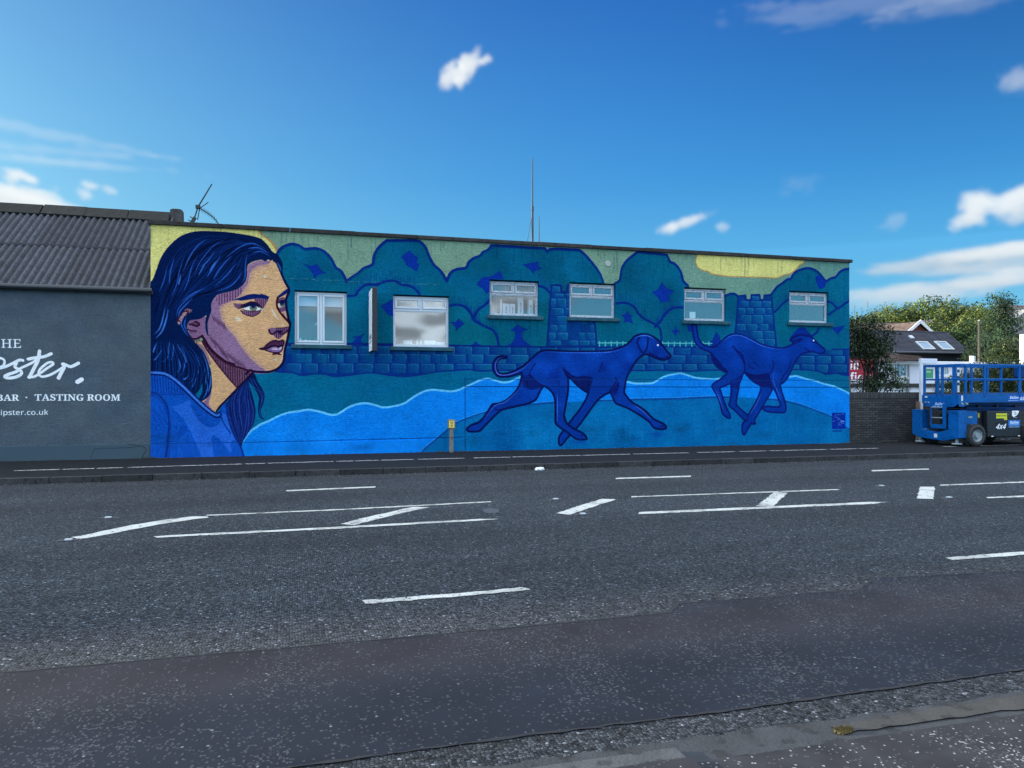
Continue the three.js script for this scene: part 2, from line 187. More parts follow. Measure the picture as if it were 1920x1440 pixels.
  // a white metal disc is fixed at (1140,494); the low wall and the two towers
  const brick = (x0, y0, x1, y1, shade) => { c.fillStyle = shade; c.fillRect(x0, y0, x1 - x0, y1 - y0); const gg = c.createLinearGradient(x0, y1, x1, y0); gg.addColorStop(0, 'rgba(4,40,120,.75)'); gg.addColorStop(0.6, 'rgba(8,90,140,.25)'); gg.addColorStop(1, 'rgba(20,130,160,.35)'); c.fillStyle = gg; c.fillRect(x0, y0, x1 - x0, y1 - y0); c.strokeStyle = 'rgba(5,44,120,.4)'; c.lineWidth = 1; for (let x = x0 + 2; x < x1; x += 4) { c.beginPath(); c.moveTo(x, lerp(y0, y1, rr(0.3, 0.6))); c.lineTo(x, y1); c.stroke(); } c.strokeStyle = 'rgba(70,150,190,.55)'; c.lineWidth = 1.6; c.beginPath(); c.moveTo(x0 + (x1 - x0) * rr(0.02, 0.25), y0 + 0.5); c.lineTo(x1 - 1, y0 + 0.5); if (rnd() < 0.8) c.lineTo(x1 - 0.6, lerp(y0, y1, rr(0.4, 0.9))); c.stroke(); };
  const stoneBand = '272.6,290.6* 543,285.9 834.6,286.7 1149.9,287.6 1386.3,279.2 1674.1,277.7 1845,283.3 2063.3,280* 2063.3,365.4 2024.8,360.5 1996.7,355.6 1958.7,359.3 1929,349.3 1845,345 1711.5,347.7 1547.6,349 1474.2,352.7 1386.3,350.2 1351.7,352.1 1283.3,352.6 1149.9,355.1 989.1,357.8 911.1,353.9 834.6,357.5 804.4,353.3 762.5,356.6 716.7,359.8 675.8,367.3 632.5,373.3 588.2,370.7 554.3,365.2 529,364 487.3,369.9 443.4,374.4 418.9,368.9 391.8,367.7 361,372.1 337.1,365.3 298.8,362.8 272.6,363*';
  p.fill(WALL, stoneBand);
  p.clip(stoneBand, () => { for (const [ya, yb, yc, yd, ph] of [[650, 650, 664, 665, 0], [664, 668, 680, 681, 17], [682, 684, 700, 698, 5]]) { let x = 530 + ph; while (x < 1595) { const w = rr(24, 46), u0 = (x - 284) * 1.566 * (1 - (x - 284) / 1308 * 0.0), X0 = wx(x), X1 = wx(x + w - 4), t = (x - 530) / 1060; brick(X0, wy(x, lerp(ya, yb, t)), X1, wy(x, lerp(yc, yd, t)), rnd() < 0.3 ? '#0b5684' : '#08477f'); x += w; } } });
  p.line('#0a2470', 5, '272.6,291.9 543,287.3 834.6,288.2 1052.6,287.7'); p.line('#0a2a78', 5, '1179.5,285.6 1369,281 1545.8,279.8'); p.line('#0a2a78', 5, '1982.7,279.6 2063.3,278.3');
  c.strokeStyle = '#58b8bd'; c.lineWidth = 3; for (const [a, b, y] of [[1119, 1176, 643], [1237, 1300, 643.5], [1302, 1335, 644]]) { c.beginPath(); c.moveTo(wx(a), wy(a, y)); c.lineTo(wx(b), wy(b, y)); c.stroke(); for (let x = a + 5; x < b; x += 11) { c.beginPath(); c.moveTo(wx(x), wy(x, y - 3)); c.lineTo(wx(x), wy(x, y + 6)); c.stroke(); } }
  const tower1 = '1043.3,112* 1071.7,110.9* 1074.2,130.3* 1089.5,129.7* 1091.4,110.1* 1107.3,109.5* 1109.3,159.3* 1167.3,209.2* 1174.8,216* 1181.4,284.1* 1030.1,286.5* 1039.4,156.9*', tower2 = '1645.3,122.3* 1670,119.2* 1672.6,133.6* 1689.2,133.1* 1690.7,117.6* 1719.4,115.7* 1722,132* 1734.5,130.7* 1736.1,116.9* 1761.4,114.2* 1766.1,158.1* 1779.9,281.7* 1628.9,284* 1639.1,193.5*';
  for (const [t, rows] of [[tower1, [[537, 547], [551, 556], [560, 576], [578, 590], [593, 608], [610, 622], [624, 637], [639, 651]]], [tower2, [[556, 562], [565, 575], [578, 588], [591, 606], [608, 619], [621, 634], [636, 648]]]]) {
    p.fill('#063a7c', t); p.clip(t, () => { rows.forEach(([a, b], r) => { const one = t === tower1, xa = one ? 1029 - r * 0.9 : 1383 - r * 0.7, xb = one ? 1119 : 1458; let x = xa + (r % 2 ? 8 : 2); while (x < xb) { const w = rr(14, 25); if (rnd() > 0.12) brick(wx(x), wy(x, a), wx(Math.min(x + w - 2.5, xb)), wy(x, b), '#0a5584'); x += w; } }); }); p.loop('#092a74', 6, t);
  }
  // grass, river, path
  const lawn = '-3,355.8* 272.6,353.5 300.1,362.8 337.1,365.3 361,372.1 391.8,367.7 418.9,368.9 443.4,374.4 487.3,369.9 529,364 554.3,365.2 588.2,370.7 632.5,373.3 675.8,367.3 716.7,359.8 762.5,356.6 804.4,353.3 834.6,357.5 911.1,353.9 989.1,357.8 1149.9,355.1 1283.3,352.6 1351.7,352.1 1386.3,350.2 1474.2,352.7 1547.6,349 1711.5,347.7 1845,345 1929,349.3 1958.7,359.3 1996.7,355.6 2024.8,360.5 2063.3,363.7* 2063.3,628.4* -3,605.5*';
  p.fill('#04658a', lawn); p.line('#0a2a78', 4, lawn.split(' ').slice(1, -2).join(' '));
  p.clip(lawn, () => { for (let i = 0; i < 60; i++) p.soft(rnd() < 0.5 ? 'rgba(0,110,130,.22)' : 'rgba(0,80,125,.25)', rr(200, 2048), rr(380, 470), rr(30, 100), 0.5); });
  const riv = '195.3,597.5* 211.9,546.4 228.6,522.3 236.3,514.2 257,499.5 277.9,490.2 298.8,479.4 326.5,468.7 353,464.7 371.7,461.4 386.5,462.2 410.7,467.9 435.2,475.1 452.3,472.4 477.7,456.4 498.4,448.1 523.4,444.7 545.8,449 571.2,456.2 606.7,451.4 628.1,444.4 649.7,429.3 675.8,415 699.1,409.2 721.1,410.6 752.1,413.5 775.9,409.1 796.9,399.6 821,388.5 839.1,381 857.4,378 875.7,382.4 898.7,388.2 918.8,386.7 937.4,378.4 954.6,373.1 1088,372.3 1182.8,379.5 1274.8,385.4 1300.3,390 1336.2,389.8 1358.6,388.2 1379.4,377.1 1400.2,367.5 1424.7,362.6 1447.6,359.3 1474.2,365.5 1497.3,371.8 1527.8,374.8 1563.9,376.3 1664.8,364.4 1816,368.5 1848.9,364.9 1887.8,374.8 1919.2,379.7 1952.8,389.7 1986.7,396.3 2018.8,408.2 2063.3,426.9* 2063.3,611.4* 195.3,597.5*';
  p.fill('#0a80dd', riv); p.line('#63c0ee', 5.5, riv.split(' ').slice(1, -2).join(' '));
  p.clip(riv, () => { for (let i = 0; i < 70; i++) p.soft(rnd() < 0.5 ? 'rgba(30,150,240,.25)' : 'rgba(0,100,200,.22)', rr(250, 2048), rr(440, 592), rr(20, 80), 0.5); });
  const path = '657,609.4* 675.8,573.8 697.7,555.4 730,529.8 752.1,509.7 775.9,496.9 793.9,489.7 842.1,474 911.1,458.1 984.3,450.3 1057.4,444.5 1131.9,442.5 1191.1,440.4 1237.8,439.8 1310.5,436.9 1424.7,435.6 1547.6,431.1 1648.2,431.2 1726.6,435.5 1794.9,441.5 1860.5,455 1919.2,473.8 1974.7,492.7 2030.9,525.6 2063.3,546.5* 2063.3,611.4* 657,609.4*';
  p.fill('#0468a3', path); p.line('#0a4a92', 6, path.split(' ').slice(0, -2).join(' ')); p.line('rgba(90,180,240,.5)', 1.5, path.split(' ').slice(0, -2).map((q) => q.replace(/,([\d.]+)/, (m, y) => ',' + (y - 4))).join(' '));
  p.clip(path, () => { for (let i = 0; i < 140; i++) p.soft(rnd() < 0.5 ? 'rgba(10,130,185,.22)' : 'rgba(0,80,140,.25)', rr(700, 2048), rr(460, 592), rr(15, 70), rr(0.6, 2)); c.strokeStyle = 'rgba(40,140,190,.16)'; for (let i = 0; i < 120; i++) { c.lineWidth = rr(1, 4); const x = rr(900, 2048), y = rr(490, 540); c.beginPath(); c.moveTo(x, y); c.lineTo(x, y + rr(15, 60)); c.stroke(); } });
  // the first hound
  const hound = '909.9,317.1* 898.6,315 885.4,317.9 876,327.5 870.9,343.4 874.6,359.2 885.4,370.5 904.2,373.1 927.8,369.8 954.5,360.9* 954,374.7 946.8,397.5 932.6,418.1 908.9,438.6 890.1,446.7 869.5,449.7 857.4,467.8 838.8,492.4 827.2,500 811.1,505.6 798.2,515.3 799.6,522.1 815.7,524.5 834.1,522.1 848.1,508.3 866.7,490.4 883.1,474.7 894.8,465.7 908.9,461.3 942.1,454.6 970.7,447.9 993.8,437.9 1000.6,428.7 1009.3,411.2 1019,398.3* 1031.1,404.3 1045.7,418.1 1053.1,439 1054.1,471.4 1054.5,502.4 1067.8,515.6 1077.6,524.5 1066.3,541.1 1064.3,559.6 1069.8,567.1 1078.6,559.9 1092.4,543.8 1107.3,527.7* 1117.2,519.5 1132.2,502.8 1152.2,476.8 1172.3,451.1 1187.4,434.7 1207.7,421.5 1223,415.9* 1230.7,432.4 1238.4,446.7 1253.8,453.8 1279.6,463.5 1310.8,480.4 1346.4,503.3 1353.7,512.9 1363.2,521.7 1384.4,525.4 1400.4,523.2 1397.2,512.5 1379.1,503.6 1358,492.8 1336.9,473.4 1316,458.9 1289.9,444.5 1274.4,427.8 1266.1,415.9 1269.2,396.8 1274.4,373 1284.8,353.9 1300.3,329.9 1316,313 1331.7,304.7 1347.4,306.4 1368.5,314.8 1384.4,319.9 1400.4,319.2 1409.5,314.3 1417,307.4 1403.1,292.6 1389.7,275.9 1381.8,266.4 1360.6,252.3 1339.5,245.1 1316,246 1297.7,253.6 1284.8,268.1 1264.1,281.8 1233.2,292.7 1207.7,296.4 1157.2,298.6 1107.3,299.3 1058,297.7 1028.7,296.7 1009.3,300.7 994.8,311 980.3,324.1 961.2,340.3 937.3,354.2 913.6,362.6 892.4,364.1 883.1,354.6 880.7,341.1 885.4,327.4 895.7,320.9 908,321.3*', legs = '1091.4,370.7* 1102.3,378.6 1117.2,392.5 1137.2,408.8 1154.2,417.7* 1144.7,439.3 1129.7,462.6 1112.2,483.5 1092.4,506.6 1087.5,502.8 1080.1,485.5 1085,453 1091.4,420.5 1093.4,392.6';
  const darkBlue = '#0a2a92';
  c.save(); p.trace(hound, true); c.clip(); c.fillStyle = '#063690'; c.fillRect(0, 0, 2048, 592); houndShade(); c.restore();
  function houndShade() { for (const [x, y, r, a] of [[1010, 684, 22, 0.5], [1060, 668, 22, 0.5], [1110, 668, 30, 0.5], [1180, 665, 20, 0.6], [1075, 700, 30, 0.3], [1210, 645, 14, 0.6], [1150, 690, 18, 0.4], [1030, 690, 20, 0.5], [1000, 735, 26, 0.3], [1190, 770, 16, 0.4], [1052, 760, 14, 0.4]]) p.soft('rgba(14,84,196,' + a + ')', wx(x), wy(x, y), r * 1.6); for (const [x, y, r] of [[1130, 690, 10], [1040, 705, 16], [1180, 690, 12], [1100, 712, 14], [960, 770, 16], [1230, 660, 10]]) p.soft('rgba(8,26,110,.5)', wx(x), wy(x, y), r * 1.7); c.strokeStyle = 'rgba(20,80,200,.35)'; c.lineWidth = 1; for (let i = 0; i < 130; i++) { const x = rr(1010, 1230), y = rr(655, 720); c.beginPath(); c.moveTo(wx(x), wy(x, y)); c.lineTo(wx(x + 3), wy(x, y + 3)); c.stroke(); } }
  p.fill('#0a80dd', legs); p.clip(legs, () => p.fill('#0468a3', path));
  const belly = '1076.7,346.1* 1091.3,355.3 1105.5,366.3 1123.3,371.1 1140,367.9 1170.2,374* 1163.9,392.9 1156.7,418* 1147.1,413 1123.3,395.2 1103.1,377.9 1087.8,373.1'; p.fill('#08206c', belly); p.hatch('#0a1044', 1.6, 4, 0.05, belly);
  const chest = '1248.8,383.6* 1251.3,394.9 1243.9,417.6 1234.6,424.8 1228,415.3 1220.5,415.7 1230.5,404', groin = '955.4,368.8* 977.9,367.1 987.8,374.9 1002.6,392.1 1015.8,396.7 1009.1,403 981.2,409.3 961.6,401.5 955.1,382.8'; p.fill('#0a1f74', chest); p.fill('rgba(8,30,110,.75)', groin); p.hatch('#0a1044', 1.3, 5, 0.5, groin, 0.3); p.hatch('#0a1044', 1.3, 5, 0.4, chest, 0.3);
  p.loop(NAVY, 6, hound); const paw = '1054.1,485.3* 1055,502.9 1067.8,516 1087.5,527.9 1102.3,539.8 1117.2,549.4 1137.2,552.5 1149.2,550.4 1144.7,540 1132.2,530.4 1107.3,518.9 1088.5,503.3 1081.6,485.6*'; p.fill('#063690', paw); p.line(NAVY, 5.5, paw); p.line(NAVY, 6, legs + ' ' + legs.split(' ')[0]);
  for (const [w, s] of [[5, '976.3,365.6 987.8,376.4 1002.6,390.5 1017.4,397.5'], [5, '1316.8,252.7 1308.6,267 1311.8,278.4 1319.3,293.1 1326.8,299.2 1335.1,293.5 1340.6,281.3 1343.1,257.2'], [3, '1373.3,270.5 1380.9,272.6 1388.5,279.4'], [4, '1346.9,299.6 1365.7,307.3 1378.4,314.1 1393.6,314.3 1406.3,310.3'], [3, '1197.7,327.5 1192.8,343.3 1188,356.8'], [4, '1219.5,410.8 1234.2,394.9 1241.5,381.4 1239,372.3'], [3, '1383.4,518.9 1389.8,515.5 1398.7,521.4'], [3, '1132.8,540.3 1140,538.2 1143.6,544.9'], [4, '1077.7,345.6 1082.2,358.4 1089.8,372.6'], [3, '908.9,461.3 885.4,464.8 869,454.3'], [3, '994.8,333.1 982.7,351.6 975.5,365.4']]) p.line('#0c1658', w, s);
  p.brush('rgba(60,120,230,.7)', 3, '1019,301.5 1058,301.4 1107.3,302.5 1157.2,301.8 1207.7,300.2 1238.4,295.5 1269.2,285'); p.brush('rgba(70,130,235,.7)', 3, '1300.3,255.9 1321.2,249.8 1342.2,249.3 1363.2,258.1'); p.brush('rgba(80,130,235,.6)', 2.5, '1060.4,420.5 1059.9,462.2 1060.4,499.3'); p.brush('rgba(90,120,220,.6)', 2.5, '1292.5,451.6 1321.2,468.5 1352.7,497.6'); p.brush('rgba(110,120,210,.7)', 2.5, '901.8,318.6 887.7,322.9 878.4,338.8 883.1,361.4 899.5,368.1 927.8,363.4 961.2,347.2 990,319.3'); p.brush('rgba(80,130,235,.6)', 2.5, '951.6,399.8 932.6,421.3 904.2,444 876,454.3 843.4,492.5');
  c.fillStyle = '#eef4ff'; c.beginPath(); c.arc(wx(1233.4), wy(1233, 647.2), 3, 0, 7); c.fill(); c.fillStyle = '#3a1030'; c.beginPath(); c.arc(wx(1255.3), wy(1255, 666.5), 3, 0, 7); c.fill();
  p.soft('rgba(8,60,150,.6)', wx(1232), wy(1232, 815), 34, 0.35); p.soft('rgba(8,60,150,.6)', wx(1085), wy(1085, 829), 34, 0.3);
  // the second hound
  const hound2 = '1487.8,212* 1489.8,232.3 1494.1,255.2 1502.6,273 1519.8,284.2 1539.9,291.6 1554.3,298.4* 1554.9,315.9 1568.8,336.3 1589.2,350.9 1606.1,356.7 1597.9,364.5 1580.4,377.5 1560.1,389.2 1553.5,397.7 1557.2,406.4 1568.8,424 1580.4,449.8 1584.8,467.9 1589.2,480.8 1603.8,492.6 1615.8,494.5 1612.6,481 1603.8,465.4 1595,444.7 1586.3,421.4 1580.4,403.3 1589.2,399.4 1606.7,392.9 1618.4,389* 1618.4,416.2 1615.5,439.6 1610.8,453.8 1615.5,460.3 1630.2,470.8 1647.9,486.5 1662.7,499.6 1671.6,501.8* 1659.7,510 1655.9,525.6 1659.1,543.4 1665.6,545.8 1674.6,531.1 1689.4,510.9 1693,513.5 1703.2,511.6 1698.4,503.1 1707.4,489.6 1725.4,463.5 1743.5,437.3 1758.6,414.1 1763.2,401.7* 1772.3,411 1783,434.8 1790.9,453.3 1786.6,460.7 1767.7,461.4 1749.5,459.4 1734.4,460.7 1728.1,465.1 1734.4,471.4 1752.6,476.8 1783,478.6 1804.4,478.8 1811.1,471.9 1810.5,456 1804.4,434.8 1795.2,411 1792.1,391.1* 1801.3,387.1 1816.6,373.8 1828.9,352.5 1838.2,333.8 1847.5,317.7 1859.9,304.3 1872.3,295 1887.9,290.6 1906.7,287.6 1925.5,291.4 1938.1,294.4 1952.7,288.6 1956.2,281.5 1950.8,276.2 1935,265.7 1922.4,255.2 1912.9,245.9 1900.4,239.5 1881.6,237.7 1872.3,235 1859.9,236 1841.3,242 1827.7,252.9 1841.3,263.3 1828.9,270.1 1813.6,275.7 1792.1,278.7 1767.7,277.7 1749.5,274.1 1725.4,267.9 1701.4,257.8 1677.5,247.8 1653.8,240.5 1633.1,238.3 1612.6,242.6 1597.9,252 1586.3,262.5 1571.7,274.4 1560.1,279 1542.8,278 1525.5,272.6 1511.2,257.5 1505.5,237.1 1501.5,211.6*';
  const gap2 = '1665.6,355.5* 1674.6,364 1689.4,378.3 1707.4,388.7 1723.9,396.8* 1719.4,413.6 1710.4,434.6 1698.4,455.5 1682,478.9 1677.5,486.2* 1659.7,473.6 1642,459.1 1636.1,450 1639,429.2 1643.4,411 1647.9,390.2 1655.3,374.6 1659.7,361.5';
  c.save(); p.trace(hound2, true); c.clip(); c.fillStyle = '#05358e'; c.fillRect(0, 0, 2048, 592); for (const [x, y, r, a] of [[1372, 645, 22, 0.5], [1400, 640, 20, 0.5], [1440, 660, 26, 0.4], [1468, 668, 20, 0.4], [1452, 705, 14, 0.6], [1385, 680, 22, 0.4], [1520, 645, 16, 0.4], [1350, 745, 12, 0.4], [1465, 740, 12, 0.4], [1420, 780, 16, 0.35]]) p.soft('rgba(14,80,194,' + a + ')', wx(x), wy(x, y), r * 1.7); c.restore();
  p.fill('#0a80dd', gap2); p.clip(gap2, () => p.fill('#0468a3', path));
  const rump = '1554.3,299.1* 1573.2,315.6 1590.6,336.1 1608.2,350.2 1605.2,356.2 1583.3,349.1 1563,333.8 1554.9,315.9', belly2 = '1665.6,351.1* 1695.4,361.3 1725.4,359.8 1751.1,357.8 1756.2,374.1 1763.2,401.7 1746.5,400.5 1723.9,396.8 1707.4,388.7 1689.4,378.3', flank = '1625.8,276.1* 1642,286.2 1659.7,299 1668,319.7 1668,340.6* 1659.7,317.2 1644.9,296.6', far2 = '1619.9,388.2* 1636.1,382.5 1647.9,377.2 1655.3,374.6 1649.3,392.8 1644.9,411 1636.1,403.2 1619.9,400.7';
  for (const s of [rump, belly2]) { p.fill('#0a1f6c', s); p.hatch('#0a1048', 1.4, 4, s === rump ? 0.6 : 0, s); } p.fill('rgba(9,26,104,.85)', flank); p.fill('rgba(9,26,104,.7)', far2); p.fill('#0a1f6c', '1828.9,254.2* 1847.5,249.9 1869.2,245.4 1875.4,250.7 1856.8,261.7 1838.2,266');
  p.loop('#0a1a66', 5.5, hound2); p.loop('#0a1a66', 5.5, gap2);
  for (const [w, s] of [[5, '1625.8,274.8 1642,294 1656.7,312.1 1665.6,330.2 1667.1,345.8 1659.7,361.5 1642,374.6 1618.4,383'], [4, '1766.2,318.7 1767.7,334.5 1763.2,347.7 1752.6,360.9 1756.2,376.7 1764.7,400.4'], [4, '1828.9,254.2 1844.4,244.6 1866.1,237.5 1881.6,238.5'], [4, '1880.1,277.3 1900.4,286.4 1925.5,291.4'], [3, '1906.7,256.8 1922.4,260.5 1935,266.2'], [3, '1698.4,322 1710.4,332.4 1722.4,337.5'], [3, '1677.5,330.1 1689.4,340.4 1701.4,344.2'], [4, '1677.5,488 1674.6,502.4'], [4, '1832,317.9 1822.8,344.6 1804.4,363.3 1795.2,384.5']]) p.line('#0b1b68', w, s);
  p.brush('rgba(60,120,230,.7)', 3, '1574.6,275.6 1595,258.5 1618.4,245.1 1636.1,241.6 1659.7,244.3 1689.4,255.4 1722.4,270.6 1755.6,277.9 1789.1,281.9 1816.6,278.8'); p.brush('rgba(70,120,230,.6)', 2.5, '1770.8,350.3 1767.7,376.7 1779.9,411 1795.2,445.4'); p.brush('rgba(90,120,220,.6)', 2.5, '1725.4,416.2 1707.4,450.3 1683.5,484.2'); p.brush('rgba(90,120,220,.6)', 2.5, '1560.1,400.8 1577.5,434.3 1592.1,470.5');
  c.fillStyle = '#eef4ff'; c.beginPath(); c.arc(wx(1525.3), wy(1525, 638.4), 2.8, 0, 7); c.fill();
  paintWoman(p);
  // the painted signature square
  p.shape('#0a2c92', '1980.1,480.9 2030.9,481.3 2030.9,533.2 1980.1,532.6');
  for (const s of ['2000.4,488.4 2007.1,485.7 2011.6,489.5', '1993.8,496.9 2000.4,495 2002.7,499.8', '2002.7,504.5 2007.1,498.9 2011.6,504.6 2011,509.3', '2016.1,485.7 2025,484.9', '1982.7,508 1991.5,507.2', '2004.9,522.4 2007.1,518.7 2016.1,520.7', '2002.7,513.9 2011.6,513.1 2019.4,515 2027.3,516.1', '1996,486.5 1989.3,494']) p.line('#4f86d8', 1.6, s);
  c.fillStyle = '#8db8ee'; c.font = 'bold 9px sans-serif'; c.fillText('GH', wx(1575.5), wy(1576, 792.5)); c.fillStyle = '#0a3a86'; c.font = 'bold 7px sans-serif'; c.fillRect(wx(1560), wy(1560, 807), 36, 5);
  // open joints of the plinth and of the block course
  c.globalAlpha = 0.75; for (const s of ['4.3,543.2 272.6,543.4 543,541.2 783.4,538.8', '792.4,375.4 792.4,568.9', '792.4,379.8 1369,378.7 2047,378.3', '792.4,400.7 1369,400.1 2047,400.1']) p.line('#06366e', 2.2, s); c.globalAlpha = 1;
  // grime, drips and the old horizontal crack; roller-white spots at the foot of the wall
  c.strokeStyle = 'rgba(0,30,60,.16)'; for (let i = 0; i < 90; i++) { c.lineWidth = rr(1, 5); const x = rr(0, 2048), y = rr(0, 16); c.beginPath(); c.moveTo(x, y); c.lineTo(x + rr(-2, 2), y + rr(12, 60)); c.stroke(); }
  for (const [a, b, y] of [[553, 652, 655], [738, 845, 657], [918, 1012, 599], [1067, 1155, 603], [1282, 1362, 609], [1480, 1556, 612]]) for (let i = 0; i < 16; i++) { const x = wx(rr(a, b)), y0 = wy(a, y); c.lineWidth = rr(1, 4); c.strokeStyle = 'rgba(2,24,44,' + rr(0.06, 0.2) + ')'; c.beginPath(); c.moveTo(x, y0); c.lineTo(x + rr(-2, 2), y0 + rr(10, 55)); c.stroke(); }
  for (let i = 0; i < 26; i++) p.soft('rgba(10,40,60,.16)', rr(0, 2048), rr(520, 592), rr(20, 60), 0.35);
  c.lineWidth = 1.2; for (let x = 230; x < 720; x += 4) { c.strokeStyle = 'rgba(20,25,40,' + rr(0.05, 0.4) + ')'; const y = wy(470, 521.5) + 4 * (vnoise(x / 12, 3) - 0.5); c.beginPath(); c.moveTo(x, y); c.lineTo(x + 4, y + rr(-1.5, 1.5)); c.stroke(); c.strokeStyle = 'rgba(225,215,190,' + rr(0, 0.35) + ')'; c.beginPath(); c.moveTo(x, y - 2); c.lineTo(x + 4, y - 2 + rr(-1, 1)); c.stroke(); }
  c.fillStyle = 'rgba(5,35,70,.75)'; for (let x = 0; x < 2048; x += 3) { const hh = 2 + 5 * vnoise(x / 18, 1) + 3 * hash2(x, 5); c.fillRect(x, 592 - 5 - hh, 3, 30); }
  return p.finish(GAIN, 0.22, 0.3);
}
const GAIN = 1.04;
// the facade was surveyed on a converging grid (u, v); these give the canvas column and row of a grid point
function wx(u) { return 98.8 * (FX(u) + 3.4); }
function FX(u) { const a = (u - 960) / 1442, k = 20.93 / (0.96155 - a * 0.27463); return (a * 0.96155 + 0.27463) * k; }
function wy(u, v) { const a = (u - 960) / 1442, k = 20.93 / (0.96155 - a * 0.27463); return 98.8 * (5.97 - 1.77 - ((735 - v) / 1442) * k); }

function paintWoman(p) {
  const { c } = p, SKIN = '#d8a777', SHADE = '#8d6a88', DK = '#32112c', HAIR = '#021a47';
  // hair behind the neck
  const back = '231.8,366.2* 244.2,369.4 248.7,381.3 254.5,394.3 262.8,407.4 268.4,424.8 265.3,444.5 259.1,464.1 262.8,478.3 269.1,485.1* 259.1,481.9 252.9,466.2 253.7,446.6 254.5,427 244.2,407.4 229.4,387.9* 233.9,407.4 242.1,435.7 246.7,466.2 241.1,498.7 227.7,522.4 216.4,541.8 213.4,556.9 217.9,578.6* 203.1,539.4 190.9,515.4 180.8,485.1 174.7,450.6 195,416.1 219.5,383.6';
  p.fill(HAIR, back);
  p.clip(back, () => { for (let i = 0; i < 34; i++) { const t = i / 34; p.brush(i % 4 ? 'rgba(16,40,116,.8)' : 'rgba(46,72,156,.85)', rr(1.2, 2.6), [[lerp(1090, 1180, t), 470], [lerp(960, 1200, t), 640], [lerp(930, 1240, t), 820], [lerp(990, 1210, t), 1010], [lerp(1060, 1120, t), 1190]].map(([x, y]) => wx(280 + (x + rr(-10, 10)) / 6.26) + ',' + wy(450, 640 + y / 6.26)).join(' ')); } });
  p.line('#2a4aa0', 1.6, '233.9,381.4 242.1,400.9 256.6,416.1 261.8,431.4 258.7,451 256.6,468.4 262.8,481.5'); p.line('#2a4aa0', 1.4, '240.1,381.3 250.4,400.9 263.9,420.5 261.8,442.3');
  // jumper
  const top = '0.9,362.5* 8.6,362.4 26,363.4 43.5,370 61.1,382.2 78.8,399.1 102.5,424.6 122.4,445 138.4,460 152.5,470.2 160.5,466 164.6,452.7 175.7,444.1 180.8,480.8 190.9,515.4 203.1,539.4 212.3,559 217.1,577.5 219.5,593.8* 0.9,588.3*';
  p.fill('#0b4fae', top);
  p.clip(top, () => {
    p.fill('#2362c4', '51.3,451* 69,446.8 88.7,435.2 94.6,445.9 100.6,465.1 114.5,488.7 130.4,501.7 146.5,504 160.5,493.5 168.6,469.9 172.7,469.9 178.7,480.7 190.9,513.2 207.2,545.9 207.2,554.6* 199.1,537.1 186.9,545.5 189.9,565 184.8,568.2 174.7,551.8 158.5,532.1 142.4,525.4 144.4,555.5 149.5,592.1* 122.4,591.4* 114.5,565.6 98.6,526.9 86.7,501.2 70.9,475.5 55.2,458.4');
    p.fill('#0b49a6', '90.7,443.8* 106.5,458.7 118.4,480.2 138.4,495.4 148.5,499.8 134.4,502.8 114.5,488.7 100.6,467.2');
    for (let i = 0; i < 240; i++) { const x = rr(40, 1080), y = rr(660, 1380); c.strokeStyle = rnd() < 0.5 ? 'rgba(60,120,225,.35)' : 'rgba(8,50,150,.4)'; c.lineWidth = 1; const X = wx(280 + x / 6.26), Y = wy(360, 640 + y / 6.26); c.beginPath(); c.moveTo(X, Y); c.lineTo(X + rr(-3, 3), Y + rr(4, 16)); c.stroke(); }
    const rib = '0.9,372* 24.1,372.9 41.6,378 55.2,388.6 67,401.2 76.8,414 78.8,421.4* 0.9,421.3*'; p.hatch('#0a3486', 2.4, 6.2, 0.06, rib); p.line('#0a3a92', 3, '0.9,422 35.7,421.4 78.8,421.6');
    const hatch2 = '8.6,437.1* 31.8,449.8 41.6,479.5 40.6,521.7 8.6,500.2'; p.hatch('rgba(8,50,140,.7)', 1.6, 7, 0.35, hatch2, 0.4); const hatch3 = '55.2,479.6* 78.8,492.6 88.7,522.5 78.8,541.4 61.1,517.8'; p.hatch('rgba(8,50,140,.7)', 1.6, 7, -0.3, hatch3, 0.4);
    p.line('#0a2f7c', 5, '0.9,416.1 12.5,418.6 26,428.7 36.7,445.6 42.6,468.9 43.5,500.6 40,542.8 34.8,589.2'); p.line('#0c3f9a', 3, '0.9,424.5 14.4,427.7 28,441.4 36.7,458.3'); p.line('#0a3a90', 2.5, '43.5,473.2 47,500.7 44.5,542.9 43.5,589.4');
    p.line('#3f7ad0', 7, '0.9,366.7 16.3,367.2 37.7,371.3 57.2,383.3 78.8,403.3 102.5,428.9 126.4,452.5 146.5,469.7 160.5,472');
  });
  p.line('#0a1f60', 4, '0.9,371.5 16.3,371.9 35.7,375.5 55.2,388.6 76.8,410.1 100.6,435.3 124.4,458.9 146.5,476.2 158.5,479.5 164.6,472'); p.line('#0a1f60', 4, '0.9,362.9 16.3,362.6 37.7,366.4 59.2,380.1 80.8,400.1 106.5,427.8 132.4,453.6 152.5,469.8 161.5,465.5');
  p.line('#0a2a78', 4, '175.7,444.1 181.8,482.9 191.9,516.5 205.2,543.7 213.4,561.2 217.9,578.6'); p.line('#0a2f82', 3, '164.6,457 162.6,472 170.6,493.6 186.9,519.7');
  // neck and face
  const neck = '94.6,288.3* 122.4,287.8* 195,329.7 246.3,361.7* 223.6,383.6 203.1,405.7 180.8,430.8 161.5,452.2 153.5,465.1 146.5,462.2 138.4,456.4 122.4,440.7 118.4,438.7* 134.4,426.8 140.4,409.7 142.4,383.9 134.4,341.1';
  p.fill(SKIN, neck);
